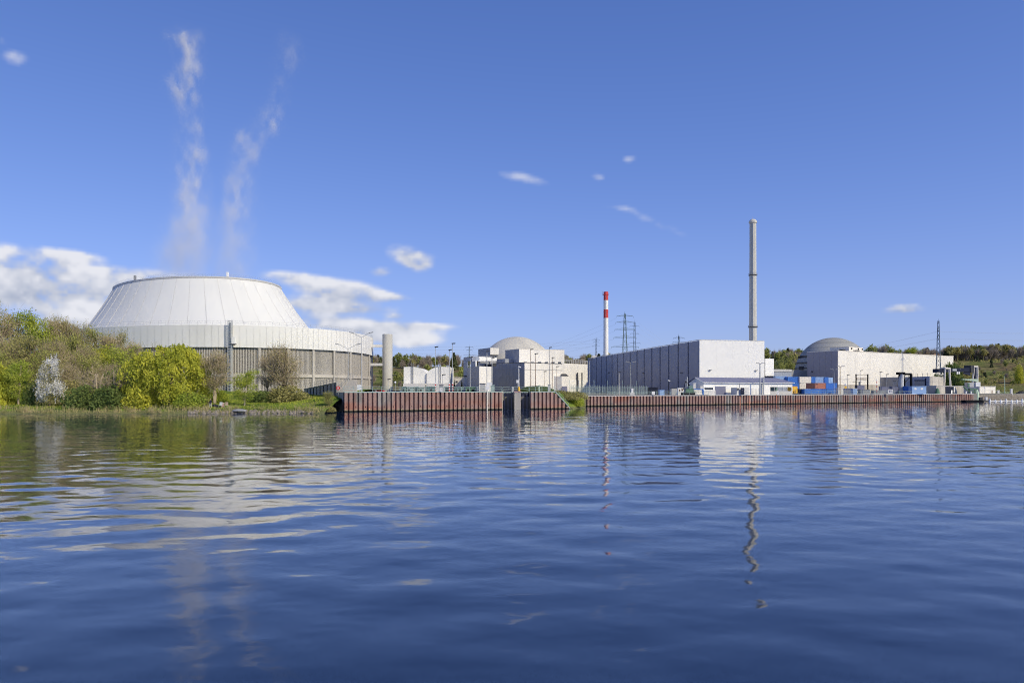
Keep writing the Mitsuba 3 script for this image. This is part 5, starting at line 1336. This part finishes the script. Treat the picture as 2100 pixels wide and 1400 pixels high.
TREES = [  # name, label, prototype, px, Y, ytop, width, leaves, young leaves, rx
    ('tree', 'tall brown budding tree at the left picture edge, twigs highest of the wood', 'twig_b', -14, 172, 612, 110, 'l_twig', 'l_spring', 3.0),
    ('tree', 'yellow green tree top right beside the left picture edge', 'airy', 30, 178, 634, 92, 'l_spring', None, 2.8),
    ('tree', 'bright green tree standing high in the wood left of its middle', 'leafy_b', 76, 176, 640, 62, 'l_fresh', None, 2.6),
    ('tree', 'thin grey budding tree between the green and the brown trees of the wood', 'twig_c', 108, 182, 647, 56, 'l_twig', 'l_spring', 2.2),
    ('tree', 'olive green tree above the white blossoming tree', 'airy', 132, 184, 650, 60, 'l_olive', None, 2.8),
    ('tree', 'brown round topped tree in the upper middle of the wood', 'twig_a', 160, 184, 656, 70, 'l_twig', 'l_spring', 3.0),
    ('tree', 'pale green tree just left of the cooling tower foot', 'airy', 192, 186, 668, 66, 'l_spring', None, 2.8),
    ('tree', 'brown bare tree against the white tower drum', 'twig_c', 222, 180, 681, 52, 'l_twig', 'l_olive', 2.2),
    ('tree', 'leafing tree with feathery top against the tower drum', 'airy', 246, 184, 676, 38, 'l_olive', None, 2.8),
    ('tree', 'small bare tree at the right end of the wood by the tower drum', 'twig_c', 268, 178, 698, 52, 'l_twig', 'l_spring', 2.2),
    ('tree', 'brown tree low in front at the left picture edge', 'twig_a', 18, 166, 684, 90, 'l_twig', 'l_fresh', 3.0),
    ('tree', 'olive feathery tree above and left of the blossoming tree', 'airy', 62, 164, 680, 84, 'l_olive', None, 2.8),
    ('tree', 'reddish brown bare tree right above the blossoming tree', 'twig_a', 112, 166, 692, 74, 'l_twig', 'l_spring', 3.0),
    ('tree', 'airy green tree in the upper centre of the wood', 'airy', 150, 172, 682, 70, 'l_spring', None, 2.8),
    ('tree', 'grey brown bare tree in the centre of the wood', 'twig_b', 166, 163, 706, 74, 'l_twig', 'l_spring', 3.0),
    ('tree', 'yellow leaved tree in the right middle of the wood', 'leafy_a', 203, 168, 705, 80, 'l_willow', None, 3.0),
    ('tree', 'yellow green tree right next to the large willow top', 'airy', 248, 166, 708, 74, 'l_fresh', None, 2.8),
    ('tree', 'brown bare tree in the hollow left of the willow', 'twig_a', 218, 156, 740, 70, 'l_twig', 'l_spring', 3.0),
    ('tree', 'airy yellow green tree between the brown trees above the bent stems', 'airy', 182, 160, 722, 64, 'l_spring', None, 2.8),
    ('tree', 'airy light green tree behind the top of the blossoming tree', 'airy', 92, 158, 712, 60, 'l_spring', None, 2.8),
    ('tree', 'green young tree low at the left picture edge', 'leafy_a', 10, 158, 716, 78, 'l_spring', None, 3.0),
]
for nm, lb, pn, px_, Y_, yt, w_, lf, xb, rx_ in TREES: tree(nm, lb, 'tree', pn, px_, Y_, yt, w_, lf, rx=rx_, xb=xb)
tree('shrub', 'bright yellow green shrub at the waterside on the left edge', 'bush', 'shrub_a', -4, 149, 742, 60, 'l_willow', 3, 3)
tree('tree', 'bright yellow green bushy tree left of the blossoming tree', 'tree', 'leafy_b', 38, 149, 738, 66, 'l_fresh', rx=2.6, bark='m_palebark')
tree('blossom_tree', 'white blossoming tree at the waterside', 'tree', 'blossom', 102, 146, 727, 54, 'l_blossom', rx=2.6, xb='l_olive', crown='blossom')
tree('shrub', 'dark shaded bush directly left under the blossoming tree', 'bush', 'shrub_b', 70, 150, 778, 44, 'l_dark', 3, 3)
tree('tree', 'low brown tree close behind the blossoming tree', 'tree', 'twig_a', 140, 152, 742, 70, 'l_twig', xb='l_olive')
tree('tree', 'leaning pale stemmed tree with bent branches left of the willow', 'tree', 'bent', 196, 147.5, 748, 110, 'l_twig', rx=4, xb='l_olive', bark='m_palebark')
tree('tree', 'pale forked tree with bent branches beside the willow', 'tree', 'bent', 236, 147, 742, 84, 'l_twig', rx=4, xb='l_olive', bark='m_palebark', rot=70)
tree('shrub', 'dark green ivy bush at the waterside right of the blossoming tree', 'bush', 'shrub_a', 172, 144.5, 789, 74, 'l_dark', 3, 3)
tree('shrub', 'dark green ivy bush left under the willow', 'bush', 'shrub_b', 222, 144.5, 783, 80, 'l_dark', 3, 3, xb=None)
tree('shrub', 'dark green tall ivy covered thicket behind the bent trees', 'bush', 'shrub_a', 246, 152, 752, 66, 'l_dark', 3, 3)
tree('shrub', 'brown green thicket right behind the blossoming tree', 'bush', 'shrub_b', 150, 150, 772, 66, 'l_olive', 3, 3)
tree('willow_tree', 'large golden yellow green willow hanging over the water', 'tree', 'willow', 345, 150, 708, 176, 'l_willow', rx=5.5)
tree('shrub', 'yellow green willow bush at the left foot of the large willow', 'bush', 'shrub_a', 290, 145.5, 790, 70, 'l_willow', 3, 3)
tree('shrub', 'olive bush at the right foot of the large willow', 'bush', 'shrub_b', 392, 144.5, 800, 74, 'l_fresh', 3, 3)
tree('shrub', 'brown green bush right of the willow beside the angler', 'bush', 'shrub_b', 418, 145.5, 808, 30, 'l_olive', 3, 3)
tree('tree', 'brown bare tree with pale stems right of the willow', 'tree', 'twig_c', 440, 150, 716, 66, 'l_twig', rx=2.2, xb='l_olive', bark='m_palebark')
tree('tree', 'small round yellow green tree on the grass', 'tree', 'leafy_b', 501, 147, 757, 52, 'l_fresh', rx=2.6, bark='m_palebark')
tree('tree', 'broad brown bare tree before the tower slats', 'tree', 'twig_b', 583, 162, 704, 92, 'l_twig', xb='l_olive')
tree('tree', 'slender brown tree left behind the broad bare tree', 'tree', 'twig_c', 548, 166, 722, 50, 'l_twig', rx=2.2, xb='l_twig')
tree('shrub', 'green brown thicket under the broad bare tree', 'bush', 'shrub_b', 585, 160, 786, 96, 'l_olive', 3, 3)
tree('shrub', 'dark low hedge between the small tree and the broad bare tree', 'bush', 'shrub_a', 535, 158, 800, 60, 'l_dark', 3, 3)
tree('shrub', 'green bush behind the campers near the pale stemmed tree', 'bush', 'shrub_a', 452, 154, 800, 36, 'l_fresh', 3, 3)
tree('tree', 'thin sapling at the waterside before the quay end', 'tree', 'twig_c', 674, 145, 800, 24, 'l_olive', rx=2.2, xb='l_spring', z0=.5)
tree('shrub', 'pale scrub at the foot of the thin sapling', 'bush', 'shrub_b', 671, 144, 829, 34, 'l_olive', 3, 3, z0=.3)
# bushes on the slope between the quays and by the right hall
for px_, Y_, yt, w_, lf, lb in ((1150, 180, 799, 44, 'l_olive', 'olive bush at the top left of the slope between the quays'), (1180, 186, 800, 52, 'l_olive', 'dark bush at the top right of the slope between the quays'), (1168, 176.5, 808, 40, 'l_olive', 'brown green bush in the middle of the slope'), (1181, 179, 813, 34, 'l_fresh', 'bright green bush low on the slope at the water')):
    tree('shrub', lb, 'bush', 'shrub_a' if px_ % 4 else 'shrub_b', px_, Y_, yt, w_, lf, 3, 3, z0=.6 if yt > 810 else 2.2)
for px_, Y_, yt, w_, lf, lb in ((1952, 322, 743, 44, 'l_dark', 'dark bush covering the right end of the turbine hall'), (1978, 330, 744, 44, 'l_olive', 'brown bush on the hillside above the gantry crane'), (1962, 304, 770, 46, 'l_dark', 'dark green thicket below the gantry beam'), (1990, 306, 776, 40, 'l_olive', 'olive thicket under the right trestle'), (1922, 312, 762, 26, 'l_dark', 'dark low bush at the foot of the slim pylon'), (2090, 335, 742, 16, 'l_willow', 'yellow flowering bush on the right hillside')):
    tree('shrub', lb, 'bush', 'shrub_b' if px_ % 4 else 'shrub_a', px_, Y_, yt, w_, lf, 3, 3, z0=float(hill_z(np.array([X(px_, Y_)]), np.array([float(Y_)]))[0]))
for px_, yt, w_, lb in ((947, 779, 6, 'small dark conifer before the low white building, right one'), (931.5, 778, 6, 'small dark conifer before the low white building, left one')):
    if 'conifer' not in PROTO: proto('conifer', 'conifer', 12, n=1600, leaf=.3, rx=2.4, nl=4, tr=.12)
    tree('conifer', lb, 'tree', 'conifer', px_, 250, yt, w_, 'l_fardark', rx=2.4, z0=YARD)
tree('conifer', 'dark green columnar shrub left of the vent stack', 'tree', 'conifer', 781, 225, 786, 7, 'l_dark', rx=2.4, z0=YARD)

# reeds, grass, stones on the left bank
rg = np.random.RandomState(31)
n = 9000
x = np.concatenate([rg.uniform(-105, -52, n // 2), rg.uniform(-100, -36, n // 2)]); p = np.abs(rg.normal(0, 1.6, n)) + .1
y = 140 + .9 * np.sin(x * .23) + .5 * np.sin(x * .61 + 2) + p
clump = meshkit.fbm(np.stack([x * .8, y * .8, 0 * x], -1), 3, 4); keep = clump + rg.normal(0, .12, n) > .56
x, y = x[keep], y[keep]; z = bank_z(x, y); c = np.stack([x, y, z], 1); n = len(c)
h = rg.uniform(.35, 1.1, n); a = rg.uniform(0, 6.28, n); w = .05
dx = np.stack([np.cos(a) * w, np.sin(a) * w, 0 * a], 1); tip = np.stack([rg.normal(0, .16, n), rg.normal(0, .1, n), h], 1)
v = np.stack([c - dx, c + dx, c + tip], 1).reshape(-1, 3)
k = thing('reeds', 'dry tan reeds along the left waterline', None, kind='stuff'); put(k, None, (v, np.arange(len(v)).reshape(-1, 3)), 'l_reed')
n = 26000
x = rg.uniform(-110, -37, n); y = rg.uniform(142.2, 186, n); c = np.stack([x, y, bank_z(x, y)], 1)
h = rg.uniform(.10, .30, n); a = rg.uniform(0, 6.28, n); w = .07
dx = np.stack([np.cos(a) * w, np.sin(a) * w, 0 * a], 1); tip = np.stack([rg.normal(0, .08, n), rg.normal(0, .08, n), h], 1)
v = np.stack([c - dx, c + dx, c + tip], 1).reshape(-1, 3)
k = thing('grass', 'fresh green grass on the left bank', None, kind='stuff'); put(k, None, (v, np.arange(len(v)).reshape(-1, 3)), 'l_fresh')
m = MB(); ico = trimesh.creation.icosphere(1, 1); iv, jf = np.array(ico.vertices), np.array(ico.faces)
for i in range(330):
    x = rg.uniform(-62, -38); y = 140 + .9 * math.sin(x * .23) + .5 * math.sin(x * .61 + 2) + rg.uniform(-.5, 1.1); s = rg.uniform(.10, .30)
    m.add(iv * s * rg.uniform(.6, 1.2, (1, 3)) * (1 + rg.uniform(-.18, .18, (len(iv), 1))) + [x, y, float(bank_z(np.array([x]), np.array([y]))[0]) + .05], jf)
k = thing('riprap', 'grey stones lining the left waterline before the quay', None, kind='stuff'); put(k, None, m, 't_stone')
n = 9000
x = rg.uniform(200, 330, n); y = rg.uniform(292, 430, n); z = hill_z(x, y); ok = (z > 3.2) & (x / y < .82); c = np.stack([x, y, z], 1)[ok]
c = c[meshkit.fbm(c * [.06, .06, 0], 3, 7) > .42]; n = len(c)
k = thing('scrub', 'low brown and green scrub covering the right hillside', None, kind='stuff'); put(k, None, quads(c + rg.uniform(0, .7, (n, 1)) * [0, 0, 1], orient(n, .55, rg)), 'l_olive')

# far wood on the hills
for i, (st, sd_, n_i, lf, rx_) in enumerate((('twig', 21, 420, 1.1, 3.2), ('leafy', 22, 520, .55, 3.0), ('conifer', 23, 420, .8, 2.6), ('twig', 24, 420, 1.1, 2.8), ('leafy', 25, 520, .5, 2.8))):
    proto(f'far_{i}', st, sd_, n=n_i, leaf=lf, rx=rx_, nl=12, tr=.22, base=.35)
FARMAT = ['l_farbrown', 'l_fargreen', 'l_fardark', 'l_farbrown', 'l_olive']
for i in range(5):
    v1, f1 = PROTO[f'far_{i}'][0]; v2, f2 = PROTO[f'far_{i}'][1]
    scene[f'wood_group_{i}'] = {'type': 'shapegroup', 'crown': mikit.ply((np.vstack([v1, v2]), np.vstack([f1, f2 + len(v1)])), FARMAT[i])}
labels['far_wood'] = {'label': 'bare brown and green wood covering the hills behind the power station', 'kind': 'stuff'}
rg = np.random.RandomState(77)
cnt = 0
def far_tree(px_, Y_, h_, kind):
    global cnt
    x = X(px_, Y_); z = float(hill_z(np.array([x]), np.array([float(Y_)]))[0])
    cnt += 1
    s = h_ / 10.0
    scene[f'far_wood__{cnt:03d}'] = {'type': 'instance', 'shapegroup': {'type': 'ref', 'id': f'wood_group_{kind}'}, 'to_world': T().translate([x, Y_, z - .3]).rotate([0, 0, 1], rg.uniform(0, 360)).scale([s * rg.uniform(.85, 1.25), s * rg.uniform(.85, 1.25), s])}
for i in range(420):      # left and middle ridge
    px_ = rg.uniform(700, 1420); far_tree(px_, rg.uniform(590, 735), rg.uniform(7, 12.5), rg.choice(5, p=[.38, .14, .12, .26, .10]))
for i in range(70):      # foot of the left hill, greener
    px_ = rg.uniform(740, 1010); far_tree(px_, rg.uniform(470, 560), rg.uniform(5, 9), rg.choice(5, p=[.2, .5, .1, .1, .1]))
for i in range(150):     # behind the right dome and hall
    px_ = rg.uniform(1540, 1960); far_tree(px_, rg.uniform(440, 560), rg.uniform(7, 11), rg.choice(5, p=[.36, .24, .12, .2, .08]))
for i in range(230):     # crest of the right hillside
    px_ = rg.uniform(1935, 2160); far_tree(px_, rg.uniform(408, 480), rg.uniform(6.5, 10), rg.choice(5, p=[.38, .12, .12, .28, .10]))
for i in range(60):
    px_ = rg.uniform(1955, 2140); far_tree(px_, rg.uniform(330, 405), rg.uniform(2, 3.6), rg.choice(5, p=[.3, .3, .2, .1, .1]))
for px_, Y_, yt, w_, lf, lb in ((1599, 400, 731, 24, 'l_fargreen', 'yellow green tree right behind the white annex'), (1620, 404, 728, 26, 'l_fargreen', 'round yellow green tree between the annex and the grey dome'), (1643, 410, 727, 26, 'l_spring', 'olive tree nearest the left side of the grey dome'),
                                (1870, 470, 711, 24, 'l_fresh', 'bright green round tree above the turbine hall roof'), (1890, 470, 716, 20, 'l_fargreen', 'dull green tree right of the bright one above the turbine hall'), (1823, 480, 716, 24, 'l_olive', 'olive tree above the middle of the turbine hall roof'), (1582, 410, 742, 22, 'l_fardark', 'dark tree low behind the white annex')):
    tree('tree', lb, 'tree', 'leafy_a', px_, Y_, yt, w_, lf, z0=float(hill_z(np.array([X(px_, Y_)]), np.array([float(Y_)]))[0]))

# ---------------------------------------------------------------- campers on the left bank
import manifold3d as m3
def ball(p, r):
    return m3.Manifold.sphere(r, 12).translate(list(map(float, p)))
def body_mesh(bones, at, rz=0.0):
    s = None
    for a, ra, b, rb in bones:
        h = m3.Manifold.batch_hull([ball(a, ra), ball(b, rb)]); s = h if s is None else s + h
    s = s.refine_to_length(.05); mm = s.to_mesh()
    t = trimesh.Trimesh(mm.vert_properties[:, :3], mm.tri_verts, process=True); trimesh.smoothing.filter_taubin(t, iterations=6)
    v = np.array(t.vertices); co, si = math.cos(rz), math.sin(rz)
    return np.column_stack([v[:, 0] * co - v[:, 1] * si + at[0], v[:, 0] * si + v[:, 1] * co + at[1], v[:, 2] + at[2]]), np.array(t.faces)
def bz(px_, Y_): return float(bank_z(np.array([X(px_, Y_)]), np.array([float(Y_)]))[0])
k = thing('person', 'person in dark jacket and pale trousers standing at the waterside', 'person')
at = [X(431.5, 143.2), 143.2, bz(431.5, 143.2)]
put(k, 'body', body_mesh([((0, 0, 1.47), .06, (0, 0, 1.56), .06), ((0, 0, 1.62), .085, (0, -.03, 1.70), .095), ((0, -.1, 1.64), .02, (0, -.11, 1.66), .02),
                          ((-.27, -.12, .95), .04, (-.25, -.2, .88), .035), ((.27, -.16, 1.0), .04, (.22, -.26, .98), .035)] + [((sx * .26, -.2, .9), .012, (sx * .26 + i * .012, -.26, .84 + .01 * i), .01) for sx in (-1, 1) for i in range(4)], at), 'm_skin', True)
put(k, 'jacket', body_mesh([((-.16, 0, 1.42), .1, (.16, 0, 1.42), .1), ((0, 0, 1.42), .15, (0, 0, .92), .17), ((-.2, 0, 1.4), .075, (-.27, .02, 1.15), .06), ((-.27, .02, 1.15), .06, (-.27, -.12, .96), .05), ((.2, 0, 1.4), .075, (.28, .02, 1.17), .06), ((.28, .02, 1.17), .06, (.26, -.16, 1.0), .05)], at), 'm_cloth_dark', True)
put(k, 'trousers', body_mesh([((-.09, 0, .9), .13, (.09, 0, .9), .13), ((-.1, 0, .88), .11, (-.12, -.02, .48), .075), ((-.12, -.02, .48), .075, (-.13, .02, .1), .06), ((.1, 0, .88), .11, (.13, .04, .48), .075), ((.13, .04, .48), .075, (.15, .06, .1), .06)], at), 'm_cloth_pale', True)
put(k, 'shoe', body_mesh([((-.13, .03, .05), .055, (-.14, -.14, .04), .045)], at), 'm_black', True)
put(k, 'shoe', body_mesh([((.15, .07, .05), .055, (.17, -.1, .04), .045)], at), 'm_black', True)
put(k, 'hair', body_mesh([((0, .02, 1.72), .098, (0, .03, 1.68), .09)], at), 'm_hair', True)
def chair(label, px_, Y_, cloth):
    k = thing('folding_chair', label, 'chair'); x, y_, z_ = X(px_, Y_), Y_, bz(px_, Y_)
    put(k, 'seat', MB().box([x, y_, z_ + .45], (.55, .5, .05)), cloth)
    put(k, 'backrest', MB().obox([x, y_ + .3, z_ + .78], [.27, 0, 0], [0, .03, .0], [0, .06, .32]), cloth)
    for sx in (-.26, .26):
        put(k, 'leg', MB().tube([[x + sx, y_ - .25, z_], [x + sx, y_ + .28, z_ + .6]], .02, 5), 'm_galv'); put(k, 'leg', MB().tube([[x + sx, y_ + .25, z_], [x + sx, y_ - .25, z_ + .62]], .02, 5), 'm_galv')
chair('grey folding chair left of the brown one on the bank', 452, 143.6, 'm_cloth_pale')
chair('brown folding chair on the bank right of the grey one', 463.5, 143.8, 'm_tan')
k = thing('cool_box', 'pinkish box with lid standing between the two folding chairs', 'box')
put(k, 'body', MB().box([X(457, 144.4), 144.4, bz(457, 144.4) + .4], (.5, .4, .8)), 'm_pink'); put(k, 'lid', MB().box([X(457, 144.4), 144.4, bz(457, 144.4) + .83], (.54, .44, .06)), 'm_offwhite')
k = thing('bag', 'dark blue camping bag on the grass right of the standing person', 'bag')
put(k, 'body', body_mesh([((-.35, 0, .28), .26, (.35, 0, .25), .24)], [X(441.5, 144.2), 144.2, bz(441.5, 144.2)]), 'm_navy', True); put(k, 'strap', MB().tube([[X(441.5, 144.2) + t, 144.0, bz(441.5, 144.2) + .5 + .18 * math.sin((t + .3) / .6 * 3.14)] for t in np.linspace(-.3, .3, 7)], .02, 4), 'm_black')
k = thing('rowing_boat', 'grey upturned rowing boat lying on the stones at the waterline', 'boat')
bx, by, bzz = X(491, 140.6), 140.6, .45
hl = MB(); sec = []
for t in np.linspace(-1, 1, 13):
    w_ = .55 * (1 - abs(t) ** 2.6) + .02; h_ = .42 * (1 - .5 * t * t)
    sec.append([[bx + t * 1.35, by + w_ * math.cos(a), bzz + h_ * math.sin(a)] for a in np.linspace(0, math.pi, 9)])
sec = np.array(sec).reshape(-1, 3)
hl.add(sec, [[i * 9 + j, i * 9 + j + 1, (i + 1) * 9 + j + 1, (i + 1) * 9 + j] for i in range(12) for j in range(8)])
put(k, 'hull', hl, 'm_grey', True); put(k, 'keel', MB().tube([[bx + t * 1.3, by, bzz + .43 * (1 - .5 * t * t)] for t in np.linspace(-1, 1, 9)], .03, 4), 'm_grey')
for t in (-.5, .5): put(k, 'gunwale', MB().tube([[bx + u * 1.33, by + math.copysign(.56 * (1 - abs(u) ** 2.6) + .02, t), bzz] for u in np.linspace(-1, 1, 11)], .03, 4), 'm_darkgrey')


# ---------------------------------------------------------------- groups of repeated things
for k in ('container_015', 'container_016', 'container_017', 'container_018'): labels.get(k, {}).pop('group', None)
GROUPS = {'lamp_post': 'lamp posts standing in the power station yard', 'tree': 'trees of the bank and the hills', 'shrub': 'bushes on the banks', 'cabin': 'cabins and huts along the quay', 'cabinet': 'small cabinets along the quay',
          'sign': 'signs along the quay', 'railing': 'railings along the quay', 'pylon': 'power pylons', 'power_line': 'power lines', 'parked_car': 'cars parked in the yard', 'reactor_dome': 'reactor domes', 'quay_wall': 'sheet pile quay walls',
          'arched_hall': 'twin arched halls', 'chimney': 'chimneys', 'steam_plume': 'steam rising from the cooling tower', 'conifer': 'small conifers', 'drum': 'drums under the harbour crane', 'folding_chair': 'folding chairs on the bank', 'generator': 'machine cabinets', 'pillar': 'pillars on the right shore', 'warning_mast': 'warning masts'}
for k, v in labels.items():
    base = k[:-4] if k[-4:-3] == '_' and k[-3:].isdigit() else k
    if '__' not in k and base in GROUPS: v.setdefault('group', GROUPS[base])
